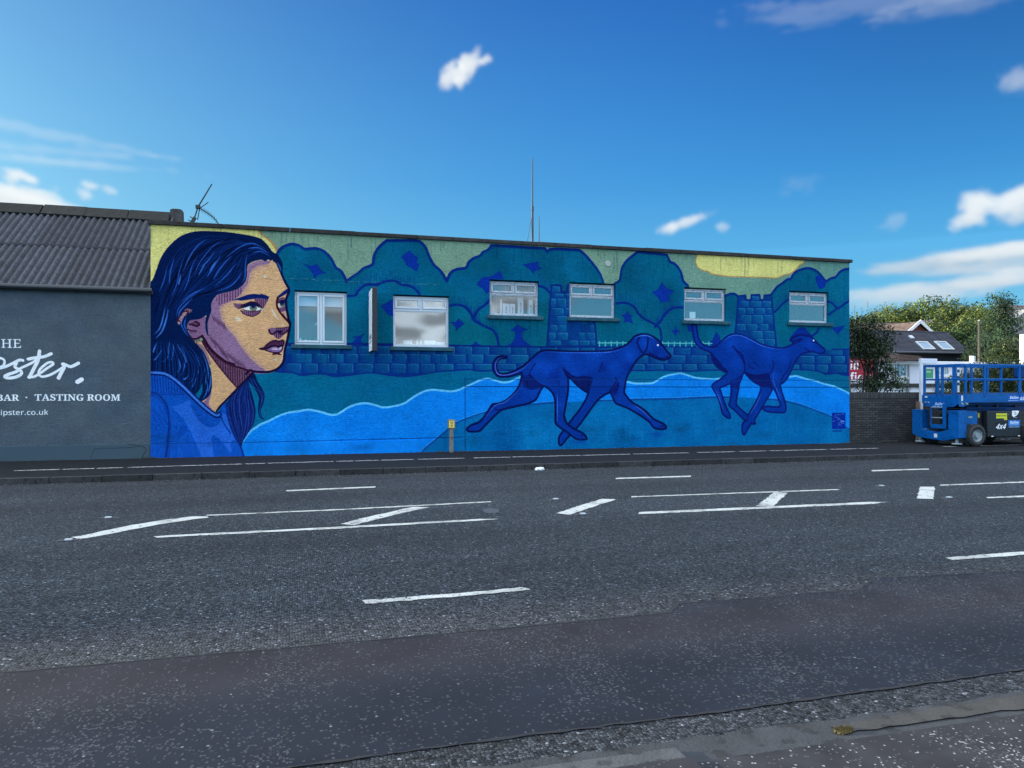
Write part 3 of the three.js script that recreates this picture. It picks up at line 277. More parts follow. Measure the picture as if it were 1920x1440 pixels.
  p.fill('#94707c', '106.5,288.1* 122.4,300.7* 132.4,319.8 140.4,343.2 138.4,347.5 134.4,341.1 122.4,317.8'); p.fill('#8a6684', '122.4,440.7* 134.4,426.8 139.4,407.5 141.4,420.4 135.4,441.8 138.4,452.5 148.5,465.4* 138.4,456.8');
  const under = '119.4,287.9* 124.4,292.1 142.4,312.8 160.5,330.1 184.8,345.4 215.4,355.9 240.5,363.3* 223.6,383.6 203.1,405.7* 182.8,381.6 164.6,358 146.5,332.9 130.4,309.1', underH = under;
  p.fill('#6e4a60', under); p.hatch('#381630', 2.2, 5.6, 0.02, underH); p.loop(DK, 3, under);
  const face = '225.7,97.7* 229.5,89.6 242,82.5 262.2,77.5 277.3,78.2 287.5,76.3 297.7,83.9 305.4,99.5 313,123.2 320.7,139 327.7,150 325.9,165.6 322.8,181.7 323.8,200.4 326.4,224.5 329.2,237.2 327.7,247.2 323.3,264.7 320.2,283.5 317.1,302.3 317.6,315.6 316.1,327.7 311.7,342.4 301.5,354.5 288.8,364 272.3,367.5 247,367.7 222,360.5 199.6,354.1 179.8,342.4 155.2,320.5 135.6,297.3 121,276.7* 108.9,283.4 96.8,284.9 88.4,272.2 84.8,254.1 89.6,235.9 99.2,230.4 111.3,230.1* 130.7,224.4* 138.1,213.8 140.5,187.6 152.7,170.2 165,165.9 189.6,158.4 207,149.9 219.5,137.6 224.5,121.5';
  p.fill(SKIN, face);
  const shade = '222,100.5* 239.5,85.2 263.4,76.4 282.4,80.6 273.5,87.6 254.6,91.1 239.5,100.3 231.5,116 227.5,137.3 219.5,151.3 210.7,165.6 197.1,178.4 163,196 160.1,207.9 165.5,233.9 176.1,252 190.9,268.8 203.3,286.9 212.7,302.6 227,322.1 245.8,341.8 264.7,356.2 279.9,368* 247,372.2 199.6,356.7 155.2,323.1 121,276.7 108.9,283.4 94.4,283.7 84.8,269.6 82.4,241.2 111.3,222.3 138.1,213.8 140.5,187.6 152.7,170.2 189.6,157.1 214.5,143 222,121.7';
  p.clip(face, () => { c.save(); c.shadowColor = SHADE; c.shadowBlur = 16; p.fill(SHADE, shade); c.restore(); p.fill('#85607f', '87.2,241.1* 111.3,227.5 130.7,219.2 130.7,242.6 125.9,266.2 108.9,282.1 92,277.3'); p.fill('#99748a', '227,100.3* 239.5,85.2 263.4,76.4 269.7,82.5 239.5,91.8 230.7,110.7 225.7,132.1 219.5,142.9 223.2,121.6'); });
  p.clip(face, () => {
    const temple = '155.2,170.9* 189.6,159.8 212,149.7 215.7,158.8 197.1,177.9 162.5,195.3 152.7,184.6'; p.hatch('#542648', 2.2, 6.5, 0, temple);
    for (const [x0, y0, x1, y1, n, L] of [[608, 930, 735, 1005, 9, 82], [585, 1120, 720, 1250, 10, 110], [720, 1262, 930, 1400, 14, 95]]) for (let i = 0; i < n; i++) { const t = i / n, x = lerp(x0, x1, t), y = lerp(y0, y1, t), l = L * rr(0.6, 1.2); p.brush('rgba(72,38,68,.8)', 1.5, [[x, y], [x + l * 0.16, y + l * 0.5], [x + l * 0.38, y + l]].map(([a, b]) => wx(280 + a / 5.143) + ',' + wy(420, 410 + b / 5.143)).join(' ')); }
  });
  // ear
  const earTop = '61.6,241* 64.6,232.8 67.3,226.9 72.8,217.9 79.7,210.3 85.1,206.9 98.2,209.7* 92,216.6 85.1,221.9 78.3,226.6 74.2,234.1 70.1,243 66.2,248.4*'; 
  p.fill('#b58c84', earTop); 
  // features
  const brow = '188.4,184* 201.7,178.1 215.6,172 229.5,166.8 242.4,164.5 251,164.9 258.6,165.3 260.7,162.7 264,165.6 269.4,166.1 272.6,167.8 278.3,171 278.1,174.4 275.9,177.7 269.4,176.1 255.3,175.8 244.5,176.9 229.5,179.7 214.5,182.4 201.7,181.7 195.3,182.8', brow2 = '300.2,171.4* 301.5,166.8 305.4,163.8 313,156.7 322.9,149.1 328.2,148.4 327.6,153.8 320.7,161.5 311.9,167.6 304.3,173 300.4,178.5';
  const sh1 = '242.4,177.7* 255.3,176.3 275.4,177 272.9,186 266.1,199.3 260.7,200.3 253.2,190.6 244.5,182.4', sh2 = '192.7,189.9* 204.9,190.7 217.7,191.7 208.1,199.4 206.5,204.5 199.6,201.3 194.8,195.8', sh3 = '210.4,207.4* 220.9,208.7 239.1,210.4 258,208.5 251.5,216.2 240.2,221.9 229.5,220.9 217.7,216.2';
  for (const s of [sh1, sh2, sh3]) { p.fill('#84607c', s); p.hatch('#4a2040', 2, 4.6, 0, s); }
  p.line(DK, 2.2, '210.4,207.8 217.7,216.2 229.5,220.9 240.2,221.9 251.5,216.2 258,208.8');
  p.fill('#a07c80', '212.4,198.1* 220.9,191.6 233.8,186.3 244.5,186 252.1,190.1 255.3,194.5 238.1,189.2 223,195.5');
  p.fill('#dfe0d4', '215,204.2* 225.2,198.6 235.9,193.4 246.7,193.1 254.2,198 259.9,205.3* 251,207.4 239.1,208.8 227.3,207.4');
  c.fillStyle = '#6f7468'; c.beginPath(); c.arc(wx(420 + 665 / 12), wy(475, 480 + 1165 / 12), 9.2, 0, 7); c.fill(); c.fillStyle = '#0c1c4a'; c.beginPath(); c.arc(wx(420 + 665 / 12), wy(475, 480 + 1120 / 12), 6, 0, 7); c.fill(); c.fillStyle = '#e6ece8'; c.beginPath(); c.arc(wx(420 + 712 / 12), wy(475, 480 + 1082 / 12), 2, 0, 7); c.fill();
  p.brush('#0a1440', 9, '204.9,204 214.5,199.2 225.2,194.5 235.9,189.7 244.5,189.4 253.2,195.7 260.7,204.8'); p.line('#3a1226', 3, '209.2,197.3 220.9,191.1 233.8,185.7 244.5,185.8 253.2,190.6 260.7,200 264.2,206.2'); p.line(DK, 2, '215.6,205.3 227.3,208.1 239.1,209.3 251,207.8 260.7,205.5'); p.line('#e8dcc4', 2.4, '255.3,199.1 260.7,202.9 264.5,204.5 260.7,208');
  p.fill('#0a1d5c', brow); p.fill('#0a1d5c', brow2);
  // far eye
  p.fill('#84607c', '300.4,177.7* 308.6,172.3 314.7,170.9 320.2,177 320.7,183.3 309.7,180.2 299.3,184.6'); p.fill('#d5d2c6', '299.3,187.4* 306.5,188.9 315.2,188.1 314.1,195 304.3,195.3 300.4,192'); c.fillStyle = '#6a7068'; c.beginPath(); c.arc(wx(420 + 1320 / 12), wy(530, 480 + 1095 / 12), 7, 0, 7); c.fill(); c.fillStyle = '#0c1c4a'; c.beginPath(); c.arc(wx(420 + 1305 / 12), wy(530, 480 + 1058 / 12), 5.5, 0, 7); c.fill();
  p.brush('#0a1440', 7, '298.2,186.9 305.4,182.7 313,180.7 320.7,182.2 322.9,179.8'); p.line('#3a1226', 2, '301.5,179.4 308.6,174 315.2,172.1 319.6,178.8'); p.fill('#6a4668', '302.1,198.2* 310.8,197.4 319.1,194.8 320.7,205.7 308.6,207.8');
  p.fill('#c8a088', '310.8,209.1* 320.7,206.3 325.1,219.9 325.1,227.9');
  // nose
  const nose = '278.9,254.8* 281.3,250.7 286.8,249.7 298.8,250.6 314.1,249.5 322.9,247.5 329,244.5 326.2,253.7 317.4,264.8 309.7,273 301.5,279.1* 293.3,273.3 286.8,266.6 280.8,261.2'; p.fill('#7d5a7c', nose); p.hatch('#452040', 2.2, 5, 0, '295.5,252.7* 314.1,250 327.9,246.2 325.1,254.3 309.7,273 301.5,279.1 292.2,272.2 296.6,261.8');
  p.line(DK, 4.4, '278.6,254.8 280,261.6 283,265.3 286.8,266.4 291.1,264.8 294.2,261 301,259 310.3,259'); p.line(DK, 3.6, '304.3,264.9 312.5,265.7 319.6,261.9 325.7,254.9 329.3,243.9'); p.brush('#1a0c30', 6, '298.8,259.3 304.3,259.9 311.4,259.2'); p.line(DK, 2, '296.6,250.4 314.1,249.5 324,246.9');
  p.line('#3a0f22', 5.2, '300.2,171.4 297.9,184.1 298.8,196.6 304.8,208.4 313.6,220.2 322.9,230.3'); p.line('#3a0f22', 5.2, '311.9,215.7 318.5,224.7 324.6,232 329.5,239.9');
  // mouth
  p.fill('#8b6a96', '265,305.5* 279.2,299.8 292.2,296.2 301,298.9 312.5,295.8 311.9,305 305.4,312 292.2,313.5 279.2,310.8'); p.fill('#583050', '256.4,304.2* 265,302.1 272.6,294.2 283.5,286.1 295.5,282.4 302.1,284.8 311.9,281.9 315.7,285.7 315.5,291.2 314.1,294.9 303.2,297.8 294.4,296.1 283.5,298.8 272.6,303.9 264,306'); p.hatch('#2f1230', 1.6, 4, 0, '265,302.1* 283.5,286.3 295.5,282.6 311.9,282.1 315.2,286.6 314.1,294.7 301,297.7 283.5,298.8');
  p.brush('#cdb6c8', 5, '285.7,304.8 293.3,304.2 299.9,305.2'); p.brush('#cdb6c8', 5, '302.1,305.2 306.5,303.4 308.6,299.3'); p.line('#1f0c26', 4.4, '256.6,304.5 264,305.7 272.6,303.6 283.5,298.6 294.4,296.1 301.5,298.5 311.9,294.9 316.6,294.9'); p.line('#2a1030', 3.4, '258.6,303.6 266.1,301.7 273.7,293.3 283.5,285.8 295.5,282.2 302.1,284.6 311.9,281.6 315.5,285.5 315.5,293.5'); p.line('#3a1830', 3.4, '268.3,306.8 279.2,311 292.2,314 304.3,312.7 310.8,306.2 312.2,297'); p.brush('#3a1830', 7, '286.8,319.7 292.2,316.2 298.8,315.7 308.6,319.4');
  // highlights
  for (const s of ['194.3,223.4* 199.6,225 205.4,225.6 214.7,232.5* 204.4,235.8 200.1,231.7', '307.6,242.4* 312.2,240.2 316.6,243.6 311.9,244.5', '290.3,330.5* 295.5,328.7 300.8,328.5* 296.1,335.9*', '265.6,116.6* 268.8,115 272.9,115.4 272.6,120.5 266.1,121.1']) p.fill('#dccbab', s);
  p.brush('#dccbab', 5, '285.1,200.4 289,209.5 294.4,219 302.1,229.7'); p.brush('#d8c4b4', 4, '300.4,93.7 306.5,108.3 313,124 319.6,137.5 323.5,146'); p.brush('#d8c4b0', 4, '324,265.8 321.8,279.6 317.4,294.6 314.1,314.1 313,327.9 309.7,338.2 298.8,350.9');
  // outline of the profile
  p.line('#0f0f3a', 6, '291.1,76.4 298.8,83.4 305.6,99.1 313,119.4 319.1,132.9 326.5,146.7 327.8,153.3 323.5,167.2 319.9,179.9 321,193.6 323.4,208.5 326.9,226.7'); p.line('#170d30', 6, '324.6,215.3 326.8,226.7 330.3,238.1 329.9,247.3 327.1,261.2 324,279.6 319.6,295.7 316.6,313 315.5,330.2 312.2,340.5 304.5,351.1 294.4,358.2 279.2,363.2 259.6,364 242.4,362.6 231.6,359.5 224.1,368.6'); p.line(DK, 5, '122.4,287.8 142.4,312.8 160.5,330.1 184.8,345.4 215.4,355.9 240.5,363.3'); p.line('#170d30', 5, '242.5,363.5 223.6,383.6 203.1,405.7 180.8,430.8 160.9,452.2 153.5,463.8');
  // hair in front
  const hairLow = '0.9,290* 90.7,288.4* 106.5,296.6 122.4,313.5 132.4,336.9 139.4,362.5 142.4,383.9 142,407.5 134.4,426.8 118.4,439* 112.1,433.2 120.4,414 119.4,392.6* 114.5,407.6 103.5,422.9* 88.7,407.6 74.9,391 61.1,380.5 43.5,369.6 26,362.9 0.9,362.5*';
  const front = '-7.7,155.4* 7.6,138.2 15.8,114.8 27.6,80.9 46.6,51.7 70.4,28.5 92,18.2 116.2,12.9 145.4,12 179.8,11.9 214.5,15.2 244.5,19.6 259.6,24.6 272.3,35.9 281.1,47.4 287.5,56.4 300.2,63.7 307.9,75.4 312.3,88.5 312,112.6* 304.8,96.9 297.2,83.4 287.5,75.8 283.7,78.7 277.3,75.5 269.7,80.4 262.2,76.5 242,81.7 229.5,89.6 225.7,99.1 225,121.5 219.5,137.6 207,150.7 189.6,159.2 165,166.4 153.9,171 144.2,184.9 140.5,198 141.5,208.5 138.1,221.6 133.7,236 132.2,247.8 135.1,277.7* 128.8,263.5 127.1,242.7 129.8,221.8* 116.2,231.3 101.7,234.3 90.8,237.1 84.8,251.5 87.9,267 94.9,277.2 103.1,290 112.8,300.8 116.2,318.4* -7.7,320.1*';
  c.save(); p.trace(front, true); c.fillStyle = HAIR; c.fill(); p.trace(hairLow, true); c.fill();
  // strands
  const strand = (col, w, crop, list) => list.forEach((s) => p.brush(col, w * rr(0.7, 1.2), s.map(([x, y]) => wx(280 + x / crop) + ',' + wy(360, (crop === 5.143 ? 410 : crop === 9 ? 560 : 640) + y / crop)).join(' ')));
  const both = (f) => { c.save(); p.trace(front, true); c.clip(); f(); c.restore(); c.save(); p.trace(hairLow, true); c.clip(); f(); c.restore(); };
  const flows = [[[1170, 300], [1060, 230], [900, 250], [740, 380], [620, 520], [470, 640], [340, 780], [270, 920], [240, 1050]], [[1100, 230], [900, 180], [640, 260], [450, 400], [340, 560], [270, 720], [190, 900], [120, 1100], [60, 1200]], [[800, 140], [560, 160], [350, 260], [220, 400], [150, 560], [110, 700], [80, 860], [50, 1000], [45, 1100]], [[1180, 340], [1090, 290], [960, 350], [930, 470], [880, 600], [720, 690], [520, 720], [330, 820], [270, 1000]]];
  both(() => {
    for (let i = 0; i < 150; i++) { const a = flows[i % 4], b = flows[(i % 3)], t = rnd() * 0.8, s = Math.floor(rr(0, 4)), e = Math.floor(rr(s + 3, 9)); strand(rnd() < 0.62 ? 'rgba(6,37,96,.8)' : 'rgba(1,12,44,.9)', rr(1.6, 4.2), 5.143, [a.slice(s, e).map(([x, y], k) => [lerp(x, b[k + s][0], t) + rr(-8, 8), lerp(y, b[k + s][1], t) + rr(-8, 8)])]); }
    // bright ribbons of hair
    strand('rgba(40,88,172,.85)', 3.2, 5.143, [[[560, 190], [470, 260], [390, 380], [330, 520]], [[760, 170], [640, 240], [540, 350], [470, 460], [440, 560]], [[640, 300], [570, 400], [500, 470]], [[700, 330], [620, 460], [560, 560]], [[800, 340], [700, 450], [620, 580]], [[850, 400], [760, 520], [640, 640]], [[900, 480], [860, 560], [780, 640], [640, 700]], [[950, 300], [930, 420], [925, 540], [900, 600]], [[1130, 260], [1000, 210], [880, 250], [740, 360]], [[1160, 300], [1060, 250], [960, 260]], [[1170, 330], [1080, 285], [1000, 300]], [[480, 340], [420, 450], [380, 600], [340, 700]], [[350, 350], [300, 500], [270, 640], [220, 760]], [[250, 380], [210, 520], [200, 640]], [[180, 470], [150, 600], [100, 720]], [[500, 690], [380, 770], [290, 870], [270, 960]], [[560, 660], [430, 720], [320, 800]], [[1230, 380], [1262, 430], [1270, 480]], [[430, 760], [360, 830], [300, 900], [290, 960]], [[340, 950], [315, 1010], [340, 1080], [390, 1140]], [[362, 950], [345, 1020], [365, 1090]]]);
    strand('rgba(60,116,196,.85)', 3.4, 5.143, [[[560, 400], [510, 490], [480, 540]], [[645, 400], [590, 500]], [[160, 860], [140, 960], [110, 1060], [60, 1120]], [[190, 870], [170, 980], [130, 1090], [70, 1160]], [[310, 540], [290, 640]]]);
    strand('rgba(50,106,188,.85)', 3.4, 6.26, [[[250, 0], [235, 90], [225, 190], [150, 260]], [[290, 30], [290, 130], [265, 230]], [[390, 60], [430, 180], [420, 300], [380, 400]], [[540, 140], [580, 240], [590, 320], [575, 380]], [[620, 120], [670, 230], [695, 340], [700, 450]], [[600, 170], [650, 280], [670, 400], [660, 520]], [[480, 160], [540, 260], [540, 380], [500, 480]], [[330, 30], [390, 130], [450, 250]], [[100, 20], [70, 90], [55, 140]], [[660, 420], [690, 520], [670, 620], [630, 680]], [[160, 100], [110, 180], [60, 230]], [[470, 400], [430, 440], [400, 440]], [[560, 420], [530, 500], [500, 550]], [[350, 200], [370, 300], [330, 380]], [[720, 380], [725, 480], [700, 600]]]);
    for (let i = 0; i < 34; i++) { const t = i / 34, x = lerp(60, 700, t); strand(i % 3 ? 'rgba(10,50,118,.75)' : 'rgba(1,12,44,.9)', rr(1.5, 3), 6.26, [[[x * 0.55 + 60, rr(-20, 40)], [x * 0.8 + 30, 150], [x * 0.97 + rr(-15, 15), 300], [x * 0.95 + rr(-15, 15), 470], [x * 0.9, 640]]]); }
  });
  c.restore();
  p.line('#061345', 3, front.split(' ').slice(0, 19).join(' '));
  p.fill('#a27c84', earTop); p.hatch('#4a2040', 1.8, 4, 0, '79.7,210.3* 85.1,206.9 98.2,209.7 90.6,216.6 83.8,215.3'); p.line(DK, 3.4, '72.8,217.9 78.3,214 85.1,213.8 88.2,217.4 83.8,220.8'); p.line(DK, 3, '61.6,241 67.3,228.3 72.8,220.8'); p.line(DK, 3, '63.2,233.6 67.3,238.7 69.4,239.4');
  p.fill('#5c3a58', '90.6,245.5* 100.3,239.3 105.8,239.2 112.7,244.2 111.3,248.7 104.4,249.9'); p.line(DK, 4.4, '90,245.8 97.5,246.8 105.8,250.4 111.3,248.2 113,245.2 108.6,240.6 103,238.9'); p.line(DK, 3.8, '86.9,258.9 94.8,262.4 105.1,262.6'); p.fill('#684664', '87.6,259.6* 94.8,262.9 104.4,263.2 97.5,266.1 92,266.9');
  p.line(DK, 5, '93.7,280.6 101,282.6 109.9,280.3 115.2,277.3 119.6,274.5'); p.hatch('#45203e', 2, 5, 0, '97.5,283.8* 109.9,281.4 116.9,279 112.7,288 108.6,294.8*');
  p.line('#2a0d24', 6, '119.6,274.5 125.2,283.3 133.5,298.1 144.7,312.8 158.7,326 174.1,337.8 195.3,345.1'); p.hatch('#45203e', 2, 5, 0.1, '118.3,277.5* 126.6,289.2 139.1,308.4 155.9,326.1 175.5,339.3 195.3,345.1 195.3,349.6 168.5,340.9 144.7,323.2 128,304.1');
}

// ---------- materials ----------
const rect = (a, b, c, d, w, z0, z1, r = 0.008) => [rb(a, b, d - w, d, z0, z1, r), rb(a, b, c, c + w, z0, z1, r), rb(a, a + w, c + w, d - w, z0, z1, r), rb(b - w, b, c + w, d - w, z0, z1, r)];
const GREY = (v, b = 1) => lin(v, v, v * b);
const roughcast = dataTex(512, 512, (x, y) => { const u = x / 512, v = y / 512, n = 0.55 * vnoise(u * 70, v * 70, 70) + 0.3 * vnoise(u * 140, v * 140, 140) + 0.25 * fbm(u * 9, v * 9, 3, 9); return [n, n, n]; });
const grain = dataTex(256, 256, (x, y) => { const n = 0.5 * hash2(x, y) + 0.5 * vnoise(x / 4, y / 4, 64); return [n, n, n]; });
const muralTex = paintMural();
const muralMat = new THREE.MeshPhysicalMaterial({ specularIntensity: 0.06, map: muralTex, roughness: 0.82, bumpMap: rep(roughcast, 11, 3.2), bumpScale: 0.017 });
const muralSmooth = new THREE.MeshPhysicalMaterial({ specularIntensity: 0.08, map: muralTex, roughness: 0.6, bumpMap: rep(roughcast, 20, 6), bumpScale: 0.002 });
const concreteTex = dataTex(512, 512, (x, y) => { const u = x / 512, v = y / 512, n = 0.62 + 0.5 * (fbm(u * 8, v * 8, 5, 8) - 0.5) + 0.22 * (hash2(x, y) - 0.5) - 0.3 * smooth(fbm(u * 12 + 3, v * 12, 3, 12), 0.58, 0.75); return [n, n, n * 1.0]; });
const concrete = (r, g, b, rough = 0.9) => new THREE.MeshStandardMaterial({ color: lin(r, g, b), map: concreteTex, roughness: rough, bumpMap: grain, bumpScale: 0.003 });
const wallX = (v) => (v + 3.4) / 20.73, wallY = (v) => (v + 0.02) / 5.99;
const muralUV = (g) => { const P = g.attributes.position, U = g.attributes.uv; for (let i = 0; i < P.count; i++) U.setXY(i, clamp(wallX(P.getX(i)), 0.001, 0.999), clamp(wallY(P.getY(i)), 0.001, 0.999)); return g; };

// ---------- ground, road, pavements ----------
// stone chippings: cellular noise; cells are chips of several greys set in dark binder
function chipTex(size, cells, fill, tones, binder, flake, extra) {
  const cellsAt = (i, j) => { const a = ((i % cells) + cells) % cells, b = ((j % cells) + cells) % cells; return [hash2(a, b * 3 + 1), hash2(a * 5 + 2, b), hash2(a + 91, b + 17), hash2(a + 7, b * 11)]; };
  const col = new Uint8Array(size * size * 4), bump = new Uint8Array(size * size * 4);
  for (let y = 0; y < size; y++) for (let x = 0; x < size; x++) {
    const u = (x / size) * cells, v = (y / size) * cells, ci = Math.floor(u), cj = Math.floor(v); let best = 9, second = 9, id = null;
    for (let i = -1; i <= 1; i++) for (let j = -1; j <= 1; j++) { const h = cellsAt(ci + i, cj + j), dx = ci + i + 0.15 + 0.7 * h[0] - u, dy = cj + j + 0.15 + 0.7 * h[1] - v, st = 0.7 + 0.6 * h[3], d = dx * dx * st + dy * dy / st; if (d < best) { second = best; best = d; id = h; } else if (d < second) second = d; }
    const edge = Math.sqrt(second) - Math.sqrt(best), is = id[2] < fill(x / size, y / size) ? smooth(edge, 0.03, 0.2) : 0, t = tones(id[3], id[0]), o = (y * size + x) * 4, b = binder(x / size, y / size), f = 0.85 + 0.3 * hash2(x, y);
    for (let k = 0; k < 3; k++) col[o + k] = 255 * clamp(toSrgb(lerp(b[k], t[k], is) * f), 0, 1); col[o + 3] = 255;
    const hgt = is * (0.55 + 0.45 * id[1]) - is * 0.5 * best; for (let k = 0; k < 3; k++) bump[o + k] = 255 * clamp(0.2 + hgt * 0.7, 0, 1); bump[o + 3] = 255;
  }
  const mk = (d, s) => { const t = new THREE.DataTexture(d, size, size); t.wrapS = t.wrapT = THREE.RepeatWrapping; t.magFilter = THREE.LinearFilter; t.minFilter = THREE.LinearMipmapLinearFilter; if (s) t.colorSpace = THREE.SRGBColorSpace; t.needsUpdate = true; return t; };
  return [mk(col, true), mk(bump, false)];
}
const tint = (v, r = 0.88, g = 1, b = 1.15) => [v * r, v * g, v * b];
const [roadMap, roadBump] = chipTex(2048, 190, () => 0.95, (a, b) => tint(b > 0.985 ? 0.36 : 0.03 + 0.122 * a * a + 0.022 * b), () => tint(0.016));
const [patchMap, patchBump] = chipTex(2048, 260, (u, v) => 0.08 + 0.27 * smooth(fbm(u * 9, v * 5, 4, 1000), 0.38, 0.68), (a, b) => tint(b > 0.99 ? 0.18 : 0.024 + 0.046 * a), (u, v) => { const n = fbm(u * 10, v * 10, 4, 10), w = smooth(Math.abs(v - 0.37), 0.22, 0.02); return [lerp(0.012, 0.02, w) * (0.7 + 0.6 * n), lerp(0.016, 0.02, w) * (0.7 + 0.6 * n), lerp(0.025, 0.026, w) * (0.7 + 0.6 * n)]; });
const [fleckMap, fleckBump] = chipTex(1024, 200, (u, v) => 0.05 + 0.16 * smooth(fbm(u * 6, v * 6, 3, 6), 0.4, 0.6), (a, b) => tint(a > 0.62 ? 0.3 : 0.08, 1, 1, 1.02), (u, v) => { const n = fbm(u * 14, v * 14, 4, 14); return [0.031 * (0.6 + 0.8 * n), 0.031 * (0.6 + 0.8 * n), 0.035 * (0.6 + 0.8 * n)]; });
const [paveMap, paveBump] = chipTex(1024, 220, () => 0.4, (a) => tint(0.012 + 0.017 * a), (u, v) => { const n = fbm(u * 12, v * 12, 4, 12); return tint(0.01 * (0.6 + 0.8 * n)); });
const surf = (m, b, per, bs, more = {}) => new THREE.MeshPhysicalMaterial({ specularIntensity: 0.35, map: rep(m, 1 / per), bumpMap: rep(b, 1 / per), bumpScale: bs, roughness: 0.86, ...more });
const roadMat = surf(roadMap, roadBump, 4, 0.009, { vertexColors: true }), patchMat = surf(patchMap, patchBump, 4, 0.004), shift = [patchMat.map, patchMat.bumpMap].map((t) => t.offset.set(0, 0.3)), fleckMat = surf(fleckMap, fleckBump, 2.2, 0.003), paveMat = surf(paveMap, paveBump, 2, 0.003);

struct('ground', new THREE.PlaneGeometry(1600, 1600, 4, 4).rotateX(-Math.PI / 2).translate(0, -0.03, -200), new THREE.MeshStandardMaterial({ color: lin(0.09, 0.09, 0.085), roughness: 0.95 }));
{
  const nx = 460, nz = 70, x0 = -60, x1 = 110, z0 = 4.19, z1 = 17.7, g = new THREE.PlaneGeometry(x1 - x0, z1 - z0, nx, nz).rotateX(-Math.PI / 2).translate((x0 + x1) / 2, 0, (z0 + z1) / 2);
  const P = g.attributes.position, U = g.attributes.uv, col = new Float32Array(P.count * 3);
  for (let i = 0; i < P.count; i++) {
    const x = P.getX(i), z = P.getZ(i); U.setXY(i, x, -z);
    let v = 0.7 + 0.3 * (fbm(x * 0.35 + 20, z * 0.9, 4) - 0.5) + 0.14 * (fbm(x * 2.2, z * 2.5, 3) - 0.5);
    for (const [c, w] of [[5.1, 0.4], [7.6, 0.35], [11.6, 0.4], [13.4, 0.4]]) v *= 1 - 0.17 * Math.exp(-Math.pow((z - c + 0.15 * Math.sin(x * 0.3)) / w, 2));     // polished wheel tracks
    v *= 1 + 0.12 * Math.exp(-Math.pow((z - 9.8) / 0.8, 2)); v *= z > 17 ? 0.78 : z > 14 ? 0.93 : 1;
    const dirt = smooth(z, 4.75, 4.2) * 0.25; col[i * 3] = v * (1 - dirt); col[i * 3 + 1] = v * (1 - dirt); col[i * 3 + 2] = v * (1 - dirt * 1.1);
  }
  g.setAttribute('color', new THREE.BufferAttribute(col, 3));
  scene.userData.road = struct('road', g, roadMat);
}
const road = scene.userData.road;
struct('road_patch', sheet('-40,15.43 -1.8,15.4 1.58,15.39 2.9,15.36 3.09,15.14 4.86,15.18 5.32,14.86 6.91,15.02 12,15 60,15 60,17.13 4.5,17.12 2.37,17.16 1.08,17.15 -0.2,17.17 -40,17.15', 0.005, 0.012), patchMat);
// the cut edge of the older surface, its thin shadow painted as a dark strip
struct('edge_shadow_strip', [sheet('-40,15.42 -1.8,15.39 1.58,15.38 2.88,15.35 3.07,15.13 4.86,15.17 5.31,14.85 6.91,15.01 12,14.99 12,15.012 6.91,15.032 5.33,14.872 4.87,15.192 3.1,15.15 2.91,15.372 1.58,15.402 -1.8,15.412 -40,15.442', 0.0075, 0.008), sheet('-0.2,17.155 1.08,17.14 2.37,17.148 4.5,17.108 20,17.115 20,17.14 4.5,17.13 2.37,17.17 1.08,17.16 -0.2,17.175', 0.0075, 0.01)], std(lin(0.008, 0.009, 0.012), 0.8));
// dust and grit swept along the near gutter, then the dropped kerb
struct('gutter_strip', sheet('-30,17.4 1,17.41 2.83,17.42 4.13,17.41 30,17.42 30,17.66 -30,17.66', 0.006, 0.02), concrete(0.046, 0.051, 0.058));
struct('road_repair', sheet('2.75,9.69 2.91,9.58 2.99,9.72 2.91,10.04 2.74,10.07 2.7,9.94', 0.005, 0.01), std(lin(0.055, 0.062, 0.075), 0.9));
// painted lines, worn at the edges
const paintTex = dataTex(512, 512, (x, y) => { const u = x / 512, v = y / 512, n = fbm(u * 24, v * 24, 4, 24), q = hash2(x, y), wear = smooth(n, 0.72, 0.79), k = lerp(0.97 + 0.1 * (q - 0.5) - 0.3 * smooth(vnoise(u * 128, v * 128, 128), 0.74, 0.86) - 0.14 * smooth(fbm(u * 6 + 5, v * 6, 3, 6), 0.45, 0.7), 0.25, wear); return [k, k, k * 0.985]; }, true);
const paintMat = new THREE.MeshStandardMaterial({ color: lin(0.6, 0.61, 0.58), map: rep(paintTex, 0.8), roughness: 0.75, bumpMap: rep(grain, 3), bumpScale: 0.002 });
const wornTex = dataTex(512, 512, (x, y) => { const u = x / 512, v = y / 512, n = fbm(u * 30, v * 30, 4, 30), k = lerp(0.85, 0.22, smooth(n, 0.5, 0.66)); return [k, k, k]; }, true);
const wornMat = new THREE.MeshStandardMaterial({ color: lin(0.55, 0.57, 0.57), map: rep(wornTex, 1), roughness: 0.8 });
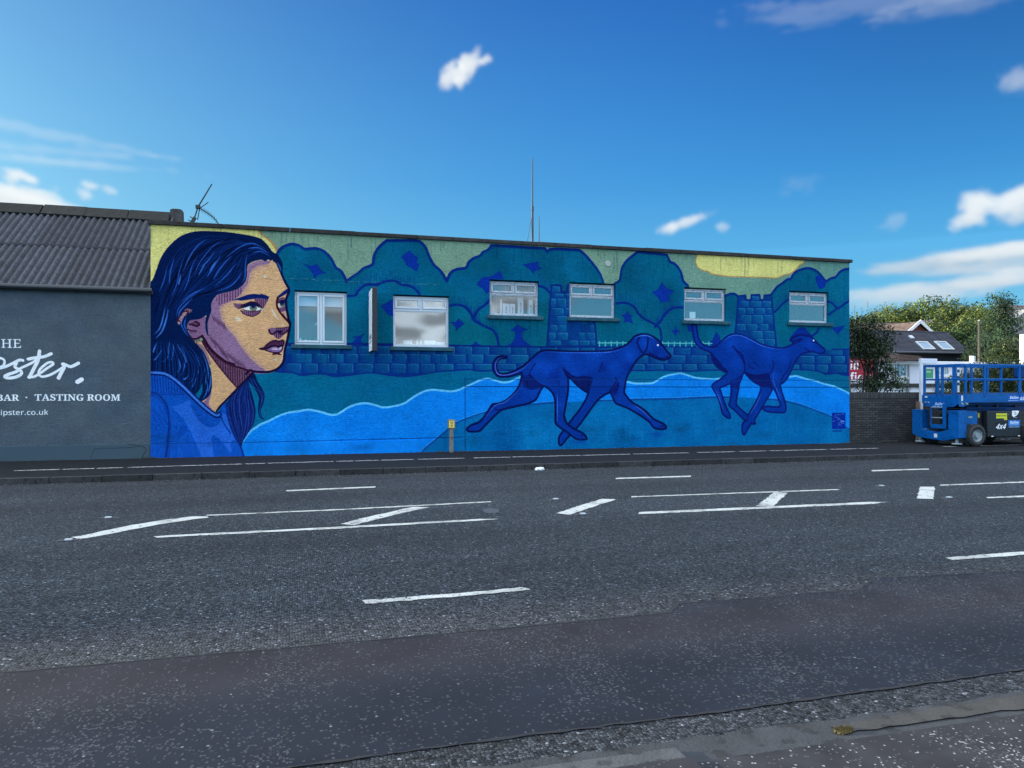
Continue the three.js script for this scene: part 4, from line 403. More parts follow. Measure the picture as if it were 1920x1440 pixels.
const markings = [
  '-2.59,10.47 -2.5,10.42 -2.25,10.01 -1.98,9.66 -1.67,9.37 -1.35,9.18 -1.17,9.26 -1.14,9.37 -1.34,9.47 -1.7,9.78 -2.05,10.18 -2.34,10.54 -2.47,10.62', '-1.18,9.1 0.67,9.07 3.08,8.89 3.07,8.97 0.67,9.17 -1.17,9.18', '-1.64,10.67 0.58,10.61 2.51,10.52 2.76,10.59 2.48,10.65 0.58,10.76 -1.58,10.79',
  '0.61,10.41 0.96,9.99 1.41,9.52 1.78,9.14 2.02,9.25 1.52,9.72 1.12,10.16 0.79,10.56', '3.69,10.35 4.28,9.73 4.92,9.12 5.13,9.23 4.47,9.87 3.85,10.51', '5.51,8.98 9.58,9.11 9.5,9.22 5.47,9.08', '4.89,10.57 8.91,10.63 9.2,10.71 8.82,10.82 4.81,10.75',
  '6.93,10.49 8.15,9.18 8.35,9.29 7.13,10.63', '11.24,9.24 11.5,9.32 10.17,10.65 9.96,10.52', '11.86,9.09 14.22,9.11 14.04,9.26 11.74,9.21', '11.21,10.71 12.34,10.71 12.12,10.89 11.11,10.8', '-0.11,6.53 1.5,6.39 1.48,6.56 -0.1,6.69', '6.39,6.32 8.09,6.36 7.99,6.56 6.3,6.51', '12.57,6.46 14.12,6.52 13.96,6.68 12.39,6.67',
  '0.57,14.31 1.35,14.31 2.01,14.27 2.06,14.36 1.97,14.38 1.32,14.42 0.6,14.43', '6.69,14.31 7.79,14.3 8.85,14.29 8.66,14.44 7.63,14.43 6.68,14.44',
];
for (const m of markings) mesh('road_marking', sheet(m, 0.0055, 0.014), paintMat, road);
// far pavement with its worn cycle line, and the kerb stones
const farPavement = struct('pavement', uvMetres(bb(-60, 110, 0, 0.12, -0.4, 4.075)), paveMat);
for (const [a, b] of [[-5.6, -4.75], [-4.7, -4.1], [-4.05, -3.55], [-3.45, -1.1], [-1.05, -0.6], [-0.55, 0.95], [1.0, 1.4], [1.45, 2.0], [2.06, 2.85], [2.95, 4.1], [4.35, 5.3], [5.36, 7.2], [7.26, 8.6], [8.7, 10.3], [10.6, 11.75], [11.9, 12.75], [12.85, 13.25], [13.3, 14.75], [14.85, 15.75], [15.85, 16.5], [18.9, 20.0], [20.2, 22.6]]) {
  const z = (x) => 2.2 + 0.11 * smooth(x, 4, -6) + 0.28 * smooth(x, 1, -6); mesh('road_marking', sheet(`${a},${z(a) - 0.075} ${(a + b) / 2},${z((a + b) / 2) - 0.075} ${b},${z(b) - 0.075} ${b},${z(b) + 0.075} ${a},${z(a) + 0.075}`, 0.1245, 0.012), wornMat, farPavement);
}
const kerbMats = [0.034, 0.042, 0.05, 0.06].map((v) => concrete(v, v, v * 1.04));
const kerb = struct('kerb', [bb(-60, -9.1, -0.1, 0.122, 4.075, 4.2), bb(26.62, 110, -0.1, 0.122, 4.075, 4.2), bb(-9.1, 26.62, -0.1, -0.01, 4.06, 4.215)], kerbMats[1]);
for (let i = 0; i < 39; i++) { const x = -9.09 + i * 0.9155, g = rb(0, 0.905, -0.01, 0.126 + rr(-0.004, 0.004), 0, 0.122, 0.012); g.translate(x, 0, 4.078 + rr(-0.006, 0.006)); mesh('kerb_stone', uvMetres(g), kerbMats[Math.floor(rr(0, 4))], kerb); }
const nearKerb = struct('kerb', [bb(-30, -8.2, -0.1, 0.055, 17.52, 17.64)], kerbMats[2]);
for (let i = 0; i < 11; i++) { const x = -8.2 + i * 0.911; const g = rb(0, 0.903, -0.06, 0.05 - i * 0.002, 17.52, 17.64, 0.012); g.translate(x, 0, 0); mesh('kerb_stone', uvMetres(g), concrete(0.085, 0.09, 0.095), nearKerb); }
struct('pavement', [uvMetres(bb(-30, 1.82, -0.1, 0.034, 17.645, 30)), uvMetres(bb(1.825, 60, -0.1, 0.012, 17.66, 30))], fleckMat);
struct('channel', uvMetres(sheet('2.72,17.5 3.4,17.47 4.2,17.45 14,17.45 14,17.6 4.2,17.6 3.4,17.6 2.74,17.59', 0.014, 0.012)), concrete(0.06, 0.058, 0.053));
{ // a tuft of moss growing where the dropped kerb ends
  const gs = []; for (let i = 0; i < 260; i++) { const a = rr(0, 6.28), r = Math.sqrt(rnd()) * 0.042, b = new THREE.ConeGeometry(0.005, rr(0.012, 0.03), 3); b.rotateX(rr(-0.7, 0.7)).rotateZ(rr(-0.7, 0.7)).translate(Math.cos(a) * r * 1.3, 0.008, Math.sin(a) * r * 0.7); gs.push(b); }
  const t = mesh('moss', gs, std(lin(0.09, 0.07, 0.022), 1), scene); t.position.set(2.75,17.57, 0).setY(0.014).setZ([2.75,17.57][1]); tag(t, 'tuft of yellowish moss in the joint of the near dropped kerb', 'moss', null, 'stuff');
}
// cracks and a gully in the road, weeds and grit along the foot of the wall
{ const ink = std(lin(0.012, 0.014, 0.018), 0.95), line = (a, b, z, w) => { const l = [], r = []; for (let x = a; x <= b; x += 0.22) { const c = z + 0.1 * (fbm(x * 0.8, z, 3) - 0.5) + 0.04 * (vnoise(x * 5, z) - 0.5), h = w * rr(0.3, 1); l.push(x.toFixed(2) + ',' + (c - h).toFixed(4)); r.unshift(x.toFixed(2) + ',' + (c + h).toFixed(4)); } return sheet([...l, ...r].join(' '), 0.0052); };
  for (const [a, b, z, w] of [[2, 6.8, 13.65, 0.006], [-9, 3, 7.9, 0.005], [4.5, 16, 12.1, 0.005], [-6, 9, 5.95, 0.006]]) mesh('crack', line(a, b, z, w), ink, road); }
{ const t = thing('gully_grate', 'dark iron gully grate set in the road against the far kerb', 'drain', [13.4, 0, 4.42]); const iron = std(lin(0.02, 0.021, 0.024), 0.7); mesh('frame', rect(-0.22, 0.22, -0.2, 0.2, 0.03, 0, 0.012, 0.003).map((g) => g.rotateX(-Math.PI / 2)), iron, t); for (let k = 0; k < 7; k++) mesh('bar', rb(-0.17 + k * 0.052, -0.142 + k * 0.052, 0, 0.01, -0.17, 0.17, 0.003), iron, t); mesh('pit', bb(-0.19, 0.19, 0.002, 0.0035, -0.17, 0.17), std(lin(0.004, 0.004, 0.005), 1), t); }
{ const gs = [], gr = []; for (let i = 0; i < 60; i++) { const x = rnd() < 0.5 ? rr(-12, 17) : [4.0, 4.35, -3.4, 9.6, 17.2][Math.floor(rnd() * 5)] + rr(-0.15, 0.15), n = Math.floor(rr(3, 9)); for (let k = 0; k < n; k++) { const h = rr(0.02, 0.07), b = new THREE.ConeGeometry(0.006, h, 3); b.rotateX(rr(-0.6, 0.8)).rotateZ(rr(-0.7, 0.7)).translate(x + rr(-0.05, 0.05), 0.12 + h * 0.4, 0.03 + rr(0, 0.04)); gs.push(b); } }
  for (let i = 0; i < 900; i++) { const kerbside = rnd() < 0.6, s = rr(0.005, 0.018); const b = new THREE.TetrahedronGeometry(s); b.rotateX(rr(0, 3)).rotateY(rr(0, 3)).translate(rr(-9, 22), kerbside ? 0.006 : 0.126, kerbside ? 4.22 + Math.abs(rr(-0.2, 0.2)) : 0.03 + Math.abs(rr(-0.1, 0.1))); gr.push(b); }
  tag(mesh('weeds', gs, std(lin(0.05, 0.075, 0.025), 0.9), scene), 'small weeds growing along the foot of the painted wall', 'weeds', null, 'stuff'); tag(mesh('grit', gr, std(lin(0.13, 0.13, 0.13), 0.9), scene), 'loose grit lying in the gutter and along the wall foot', 'grit', null, 'stuff'); }
// reflecting road studs
function stud(x, z, label) { const t = thing('road_stud', label, 'road stud', [x, 0, z], rr(-0.1, 0.1), 'reflecting studs along the painted hatching'); mesh('casing', prism([[-0.13, 0], [-0.1, 0.012], [0.1, 0.012], [0.13, 0]], 0.12).translate(0, 0, -0.06), std(lin(0.05, 0.05, 0.055), 0.7), t); mesh('reflector', rb(-0.04, 0.04, 0.008, 0.026, -0.03, 0.035, 0.006), std(lin(0.5, 0.53, 0.55), 0.3), t); }
stud(-2.48,9.02, 'white road stud left of the two hatching lines, above the taper line'); stud(4.16,8.98, 'white road stud beyond the lone diagonal bar'); stud(4.03,10.54, 'white road stud at the near foot of the lone diagonal bar'); stud(10.62,8.97, 'white road stud left of the square white block, on its far side'); stud(10.53,10.6, 'white road stud right of the square white block, on its near side'); stud(-2.56,10.68, 'sunken road stud at the tip of the tapering line');
{ const g = new THREE.IcosahedronGeometry(0.075, 2), P = g.attributes.position; for (let i = 0; i < P.count; i++) { const k = 0.6 + 0.8 * vnoise(P.getX(i) * 40 + 9, P.getZ(i) * 40 + P.getY(i) * 31); P.setXYZ(i, P.getX(i) * k * 1.3, P.getY(i) * k * 0.6, P.getZ(i) * k); } g.computeVertexNormals(); const t = mesh('paper_litter', g, std(lin(0.75, 0.77, 0.8), 0.8), scene); const [x, z] = [5.37,4.41]; t.position.set(x, 0.03, z); tag(t, 'crumpled white paper lying in the gutter against the far kerb', 'litter'); }

// ---------- the long painted building ----------
const WIN = [[0.06, 1.4, 2.99, 4.41], [2.63, 4.17, 2.975, 4.385], [5.33, 6.775, 3.9, 4.9], [7.71, 9.14, 3.91, 4.92], [11.39, 12.82, 3.91, 4.91], [15.08, 16.54, 3.945, 4.935]];
const hall = thing('mural_building', 'long flat-roofed building painted with a woman and two blue hounds', 'building');
{
  const s = new THREE.Shape([[-3.4, 0], [17.33, 0], [17.33, 5.95], [-3.4, 5.95]].map((v) => new THREE.Vector2(...v)));
  for (const [a, b, c, d] of WIN) s.holes.push(new THREE.Path([[a, c], [a, d + 0.035], [b, d + 0.035], [b, c]].map((v) => new THREE.Vector2(...v))));
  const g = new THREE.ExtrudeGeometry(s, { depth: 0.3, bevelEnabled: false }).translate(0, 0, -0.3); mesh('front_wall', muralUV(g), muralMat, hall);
  const render = concrete(0.3, 0.3, 0.29);
  mesh('side_wall', [uvMetres(bb(-3.4, -3.1, 0, 5.95, -9, -0.301)), uvMetres(bb(17.03, 17.33, 0, 5.95, -9, -0.301)), uvMetres(bb(-3.099, 17.029, 0, 5.95, -9, -8.7))], render, hall);
  mesh('roof', uvMetres(bb(-3.099, 17.029, 5.55, 5.7, -8.699, -0.301)), std(lin(0.08, 0.08, 0.085), 0.95), hall);
  mesh('plinth', muralUV(rb(-3.4, 4.605, -0.02, 0.462, -0.05, 0.016, 0.006)), muralSmooth, hall);
  mesh('lower_panel', muralUV(rb(4.64, 17.33, 0, 1.9, -0.05, 0.012, 0.006)), muralMat, hall);
  for (let x = 4.64, i = 0; x < 17.3; i++) { const w = Math.min(i ? rr(0.85, 0.98) : 0.9, 17.33 - x); mesh('block', muralUV(rb(x + 0.006, x + w - 0.006, 1.925, 2.13, -0.05, 0.012 + rr(-0.003, 0.004), 0.006)), muralSmooth, hall); x += w; }
  const cop = [0.05, 0.06, 0.07, 0.045].map((v) => concrete(v, v * 0.97, v * 0.93)); let x = -3.46, i = 0;
  while (x < 17.4) { const w = Math.min([1.78, 1.62, 1.7, 1.66][i % 4], 17.42 - x); const g2 = rb(x + 0.004, x + w - 0.004, 5.952, 6.055 + rr(-0.006, 0.006), -0.36, 0.06 + rr(-0.006, 0.006), 0.012); mesh('coping_stone', uvMetres(g2), cop[Math.floor(rr(0, 4))], hall); x += w; i++; }
  // rooms behind the glass
  const room = std(lin(0.06, 0.065, 0.07), 0.9); WIN.forEach(([a, b, c, d]) => mesh('room', [bb(a - 0.6, b + 0.6, c - 0.9, d + 0.4, -2.6, -2.5), bb(a - 0.6, b + 0.6, c - 1, c - 0.9, -2.6, -0.31), bb(a - 0.6, b + 0.6, d + 0.4, d + 0.45, -2.6, -0.31), bb(a - 0.65, a - 0.6, c - 1, d + 0.45, -2.6, -0.31), bb(b + 0.6, b + 0.65, c - 1, d + 0.45, -2.6, -0.31)], room, hall));
  mesh('vent_cover', new THREE.CylinderGeometry(0.085, 0.09, 0.02, 20).rotateX(Math.PI / 2).translate(8.91,5.54, 0.01), std(lin(0.4, 0.42, 0.4), 0.7), hall);
}
const upvc = std(lin(0.6, 0.68, 0.74), 0.42);
const speckle = dataTex(512, 512, (x, y) => { const n = vnoise(x / 7, y / 7, 73) * 0.6 + vnoise(x / 3 + 40, y / 3, 170) * 0.5, k = smooth(n, 0.66, 0.72); return [lerp(0.95, 0.12, k), lerp(0.96, 0.2, k), lerp(0.97, 0.26, k)]; }, true);
const upvcOld = new THREE.MeshStandardMaterial({ color: lin(0.64, 0.71, 0.76), map: rep(speckle, 1.6), roughness: 0.5 });
const glass = new THREE.MeshPhysicalMaterial({ color: lin(0.9, 0.94, 0.96), roughness: 0.02, transmission: 1, thickness: 0, ior: 2.15, specularIntensity: 1 });
const sillMat = new THREE.MeshStandardMaterial({ color: lin(0.012, 0.13, 0.19), map: rep(concreteTex, 1), roughness: 0.7 });
const pane = (a, b, c, d, z) => bb(a, b, c, d, z - 0.002, z + 0.002);
WIN.forEach(([a, b, c, d], i) => {
  const m = i < 2 ? upvc : upvcOld, z0 = -0.17, z1 = -0.095, parts = [...rect(a, b, c + 0.03, d, 0.05, z0, z1)], tr = lerp(c, d, i === 1 ? 0.735 : 0.64), mid = (a + b) / 2;
  if (i === 0) parts.push(rb(mid - 0.035, mid + 0.035, c + 0.08, d - 0.05, z0, z1)); else parts.push(rb(a + 0.05, b - 0.05, tr - 0.025, tr + 0.03, z0, z1 + 0.004), rb(mid - 0.03, mid + 0.03, tr + 0.03, d - 0.05, z0, z1));
  const w = mesh('window', parts.map((g) => uvMetres(g)), m, hall);
  w.userData.label = ['white two-casement window beside the painted face', 'white window with one large pane beside the projecting sign', 'white window with lettered cartons standing behind the glass', 'white window above the first painted tower', 'white window with a square white card behind the glass', 'white window nearest the end of the building'][i];
  const lights = i === 0 ? [[a + 0.05, mid - 0.035, c + 0.08, d - 0.05], [mid + 0.035, b - 0.05, c + 0.08, d - 0.05]] : [[a + 0.05, mid - 0.03, tr + 0.03, d - 0.05], [mid + 0.03, b - 0.05, tr + 0.03, d - 0.05]];
  for (const [e, f, g, h] of lights) { mesh('opening_light', rect(e + 0.004, f - 0.004, g + 0.004, h - 0.004, 0.055, -0.15, -0.075, 0.012).map((q) => uvMetres(q)), m, w); mesh('pane', pane(e + 0.056, f - 0.056, g + 0.056, h - 0.056, -0.115), glass, w); }
  if (i) { mesh('pane', pane(a + 0.05, b - 0.05, c + 0.08, tr - 0.025, -0.125), glass, w); mesh('bead', rect(a + 0.05, b - 0.05, c + 0.08, tr - 0.025, 0.022, -0.14, -0.1, 0.005).map((q) => uvMetres(q)), m, w); }
  const sg = rb(a - 0.09, b + 0.13, c - 0.075, c + 0.028, -0.2, 0.07, 0.012); mesh('sill', uvMetres(sg), sillMat, w);
  if (i === 0) { for (const [e, f, g, h] of lights) mesh('roller_blind', [bb(e + 0.01, f - 0.01, h - 0.28, h + 0.02, -0.2, -0.196), rb(e + 0.01, f - 0.01, h - 0.31, h - 0.28, -0.205, -0.19, 0.004)], std(lin(0.7, 0.74, 0.78), 0.85), w); mesh('handle', rod([mid - 0.1, 3.62, -0.17], [mid - 0.145, 3.55, -0.18], 0.012), upvc, w); }
});
// things standing on the inner sills
function lettered(text, w, h, bg, fg, font, turn) { const k = 512 / Math.max(w, h), cv = document.createElement('canvas'); cv.width = Math.ceil(w * k); cv.height = Math.ceil(h * k); const c = cv.getContext('2d'); c.fillStyle = bg; c.fillRect(0, 0, cv.width, cv.height); c.fillStyle = fg; c.textBaseline = 'middle'; for (const [s, x, y, size] of text) { c.save(); c.translate(x * k, y * k); c.rotate(turn); c.font = font + ' ' + Math.round(size * k) + 'px sans-serif'; c.fillText(s, 0, 0); c.restore(); } const t = new THREE.CanvasTexture(cv); t.colorSpace = THREE.SRGBColorSpace; t.magFilter = THREE.LinearFilter; return t; }
function carton(x, w, h, text, label) { const t = thing('carton', label, 'carton', [x, 3.985, -0.3], 0); mesh('box', rb(-w / 2, w / 2, 0, h, -0.08, 0.08, 0.004), std(lin(0.7, 0.73, 0.75), 0.8), t); if (text) { const g = new THREE.PlaneGeometry(w * 0.96, h * 0.96).translate(0, h / 2, 0.0815); mesh('print', g, new THREE.MeshStandardMaterial({ map: lettered(text, w, h, '#dfe6ea', '#2b3540', 'bold', Math.PI / 2), roughness: 0.8 }), t); } }
carton(5.72, 0.05, 0.42, null, 'thin white carton on edge, leftmost behind the lettered window'); carton(5.87, 0.2, 0.31, [['META', 0.1, 0.08, 0.075]], 'short white carton lettered META, beside the thin white one'); carton(6.06, 0.15, 0.31, [['META', 0.07, 0.08, 0.075]], 'short white carton lettered META, in the middle of its window'); carton(6.3, 0.16, 0.5, [['METAMA', 0.08, 0.14, 0.08]], 'tall white carton lettered METAMA'); carton(6.6, 0.12, 0.44, [['METAM', 0.06, 0.14, 0.075]], 'tall grey-white carton at the end of its window, half in the reflection');
{ const t = mesh('notice_card', rb(11.66, 11.86, 4.03, 4.22, -0.16, -0.155, 0.002), std(lin(0.8, 0.82, 0.74), 0.8), scene); tag(t, 'square white card propped behind a window pane', 'card'); }
const white = std(lin(0.72, 0.76, 0.8), 0.6);
for (const [x, h, w, l] of [[3.07, 0.13, 0.2, 'stack of white papers behind the big pane, nearest the projecting sign'], [3.68, 0.14, 0.3, 'taller white stack of papers in the middle of the big pane'], [3.98, 0.1, 0.22, 'low white stack of papers at the end of the big pane']]) { const t = thing('paper_stack', l, 'papers', [x, 3.06, -0.3]); for (let k = 0; k < 4; k++) mesh('sheaf', rb(-w / 2 + rr(-0.03, 0), w / 2 + rr(0, 0.03), k * h / 4, (k + 0.9) * h / 4, -0.08, 0.08, 0.004), white, t); }
for (const [x, h, l] of [[3.33, 0.16, 'small white bottle behind the big pane, left of the other bottle'], [3.43, 0.15, 'small pale bottle behind the big pane, right of the other bottle']]) { const t = thing('bottle', l, 'bottle', [x, 3.06, -0.3]); mesh('body', new THREE.LatheGeometry([[0, 0], [0.03, 0], [0.032, 0.02], [0.032, h * 0.6], [0.013, h * 0.8], [0.013, h]].map((v) => new THREE.Vector2(...v)), 14), white, t); mesh('cap', new THREE.CylinderGeometry(0.015, 0.015, 0.025, 12).translate(0, h, 0), std(lin(0.3, 0.1, 0.1), 0.5), t); }
for (const [x, y, l] of [[0.2, 0.12, 'white jar in the corner of the casement window'], [0.34, 0.08, 'small white pot on the sill of the casement window'], [0.44, 0.07, 'low pale pot beside the small white one in the casement window']]) { const t = mesh('jar', new THREE.LatheGeometry([[0, 0], [0.035, 0], [0.04, y * 0.4], [0.03, y * 0.8], [0.02, y], [0, y]].map((v) => new THREE.Vector2(...v)), 14), white, scene); t.position.set(x, 3.08, -0.26); tag(t, l, 'jar'); }

// projecting sign on the painted wall
{
  const t = thing('projecting_sign', 'tall narrow black box sign standing out from the wall, white on its side', 'sign', [1.975, 2.83, 0]);
  mesh('casing', rb(0, 0.13, 0, 1.64, 0.04, 0.92, 0.008), std(lin(0.018, 0.02, 0.022), 0.5), t);
  const cv = document.createElement('canvas'); cv.width = 256; cv.height = 520; const c = cv.getContext('2d'); c.fillStyle = '#f6fafe'; c.fillRect(0, 0, 256, 520); c.strokeStyle = '#1d3a5c'; c.lineCap = 'round'; c.lineWidth = 10; c.beginPath(); c.moveTo(140, 90); c.bezierCurveTo(190, 130, 110, 170, 150, 210); c.bezierCurveTo(200, 240, 90, 260, 150, 300); c.bezierCurveTo(190, 320, 120, 350, 150, 365); c.stroke(); c.lineWidth = 8; for (const y of [396, 410, 424]) { c.beginPath(); c.moveTo(40, y); c.lineTo(215, y - 12); c.stroke(); } c.lineWidth = 10; c.beginPath(); c.moveTo(50, 452); c.lineTo(210, 438); c.stroke();
  const tx = new THREE.CanvasTexture(cv); tx.colorSpace = THREE.SRGBColorSpace;
  const g = new THREE.PlaneGeometry(0.85, 1.6).rotateY(-Math.PI / 2).translate(-0.0025, 0.82, 0.48); mesh('sign_face', g, new THREE.MeshStandardMaterial({ map: tx, roughness: 0.5 }), t);
  for (const y of [0.3, 1.3]) mesh('bracket', rb(0.03, 0.1, y, y + 0.06, 0, 0.05, 0.004), std(lin(0.03, 0.03, 0.03), 0.5), t);
}
{ // marker post
  const t = thing('marker_post', 'short concrete marker post with a yellow plate, at the foot of the painted wall', 'marker post', [4.17, 0.12, 0.3]);
  mesh('post', uvMetres(rb(-0.055, 0.055, 0, 0.68, -0.04, 0.04, 0.012)), concrete(0.3, 0.3, 0.27), t);
  mesh('head', rb(-0.1, 0.1, 0.64, 0.9, -0.05, 0.05, 0.02), std(lin(0.2, 0.17, 0.03), 0.6), t);
  mesh('plate', new RoundedBoxGeometry(0.15, 0.19, 0.01, 2, 0.004).translate(0, 0.77, 0.053), std(lin(0.75, 0.62, 0.2), 0.5), t); const mk = std(lin(0.5, 0.24, 0.01), 0.6), dk = std(lin(0.12, 0.1, 0.02), 0.6);
  mesh('lettering', [bb(-0.05, 0.05, 0.83, 0.842, 0.055, 0.06), bb(-0.045, 0.045, 0.81, 0.82, 0.055, 0.06), bb(-0.03, 0.03, 0.79, 0.8, 0.055, 0.06)], dk, t); mesh('arrow', prism([[-0.055, 0.745], [0, 0.775], [0.055, 0.745], [0.02, 0.745], [0.03, 0.71], [-0.03, 0.71], [-0.02, 0.745]], 0.006).translate(0, 0, 0.055), mk, t);
}
{ // fallen-over television aerial on the roof
  const metal = std(lin(0.03, 0.04, 0.045), 0.5, { metalness: 0.4 }), t = thing('tv_aerial', 'bent television aerial leaning on the roof edge above the painted hair', 'aerial', [-2.72, 5.7, -2]), at = (x, y) => [x + 2.72, y - 5.7, 0];
  const q = (a) => at(...a), M = (s) => s;
  mesh('mast', rod([-0.15, 0, 0], q([-2.52,6.91]), 0.018), metal, t); mesh('boom', rod(q([-2.52,6.91]), q([-2.16,7.57]), 0.022, 0.016), metal, t); mesh('clamp', rb(-0.06, 0.06, -0.05, 0.05, -0.06, 0.06, 0.01).translate(...q([-2.52,6.91])), metal, t);
  mesh('element', rod(q([-2.48,6.87]), q([-2.25,7.06]), 0.012), metal, t); mesh('element', rod(q([-2.48,6.87]), q([-2.53,6.55]), 0.013), metal, t);
  const arm = [[-2.47,6.87], [-2.34,6.8], [-2.22,6.72], [-2.09,6.61], [-1.95,6.42]]; mesh('bent_arm', tube(arm.map(q), 0.016, 30), metal, t);
  const rods = []; for (let i = 0; i < 12; i++) { const k = i / 12 * 3.6, a = arm[Math.floor(k)], b = arm[Math.floor(k) + 1], f = k % 1, c = q([lerp(a[0], b[0], f), lerp(a[1], b[1], f)]); rods.push(rod([c[0] - 0.02, c[1] - 0.035, -0.16], [c[0] + 0.02, c[1] + 0.035, 0.16], 0.005, 0.005, 5)); } mesh('director_rods', rods, metal, t);
  mesh('reflector', [rod(q([-2.73,6.63]), q([-2.65,6.58]), 0.012), rod(q([-2.77,6.54]), q([-2.69,6.48]), 0.012), rb(-0.05, 0.05, -0.08, 0.08, -0.02, 0.02, 0.01).rotateZ(-0.5).translate(...q([-2.63,6.55]))], metal, t);
}
{ const metal = std(lin(0.03, 0.04, 0.05), 0.6), t = thing('radio_mast', 'tall thin radio mast with a wire stay on the flat roof', 'mast', [8.0, 5.7, -4.5]); mesh('pole', rod([0, 0, 0], [0, 2.48, 0], 0.045, 0.038), metal, t); mesh('whip', rod([0, 2.48, 0], [0, 4.17, 0], 0.028, 0.016), metal, t); mesh('collar', [new THREE.CylinderGeometry(0.045, 0.045, 0.1, 10).translate(0, 2.45, 0), rod([-0.05, 2.36, 0], [0.06, 2.36, 0], 0.012)], metal, t); mesh('stay', rod([0, 2.3, 0], [-0.42, 0, 0], 0.008), metal, t); mesh('base_plate', rb(-0.12, 0.12, 0, 0.02, -0.12, 0.12, 0.005), metal, t); }
{ const metal = std(lin(0.03, 0.04, 0.05), 0.6), t = thing('whip_aerial', 'short whip aerial beside the radio mast', 'aerial', [8.24, 5.7, -4.5]); mesh('pole', rod([0, 0, 0], [0, 1.1, 0], 0.026), metal, t); mesh('whip', rod([0, 1.1, 0], [0, 2.18, 0], 0.02, 0.012), metal, t); mesh('base_plate', rb(-0.1, 0.1, 0, 0.02, -0.1, 0.1, 0.005), metal, t); }

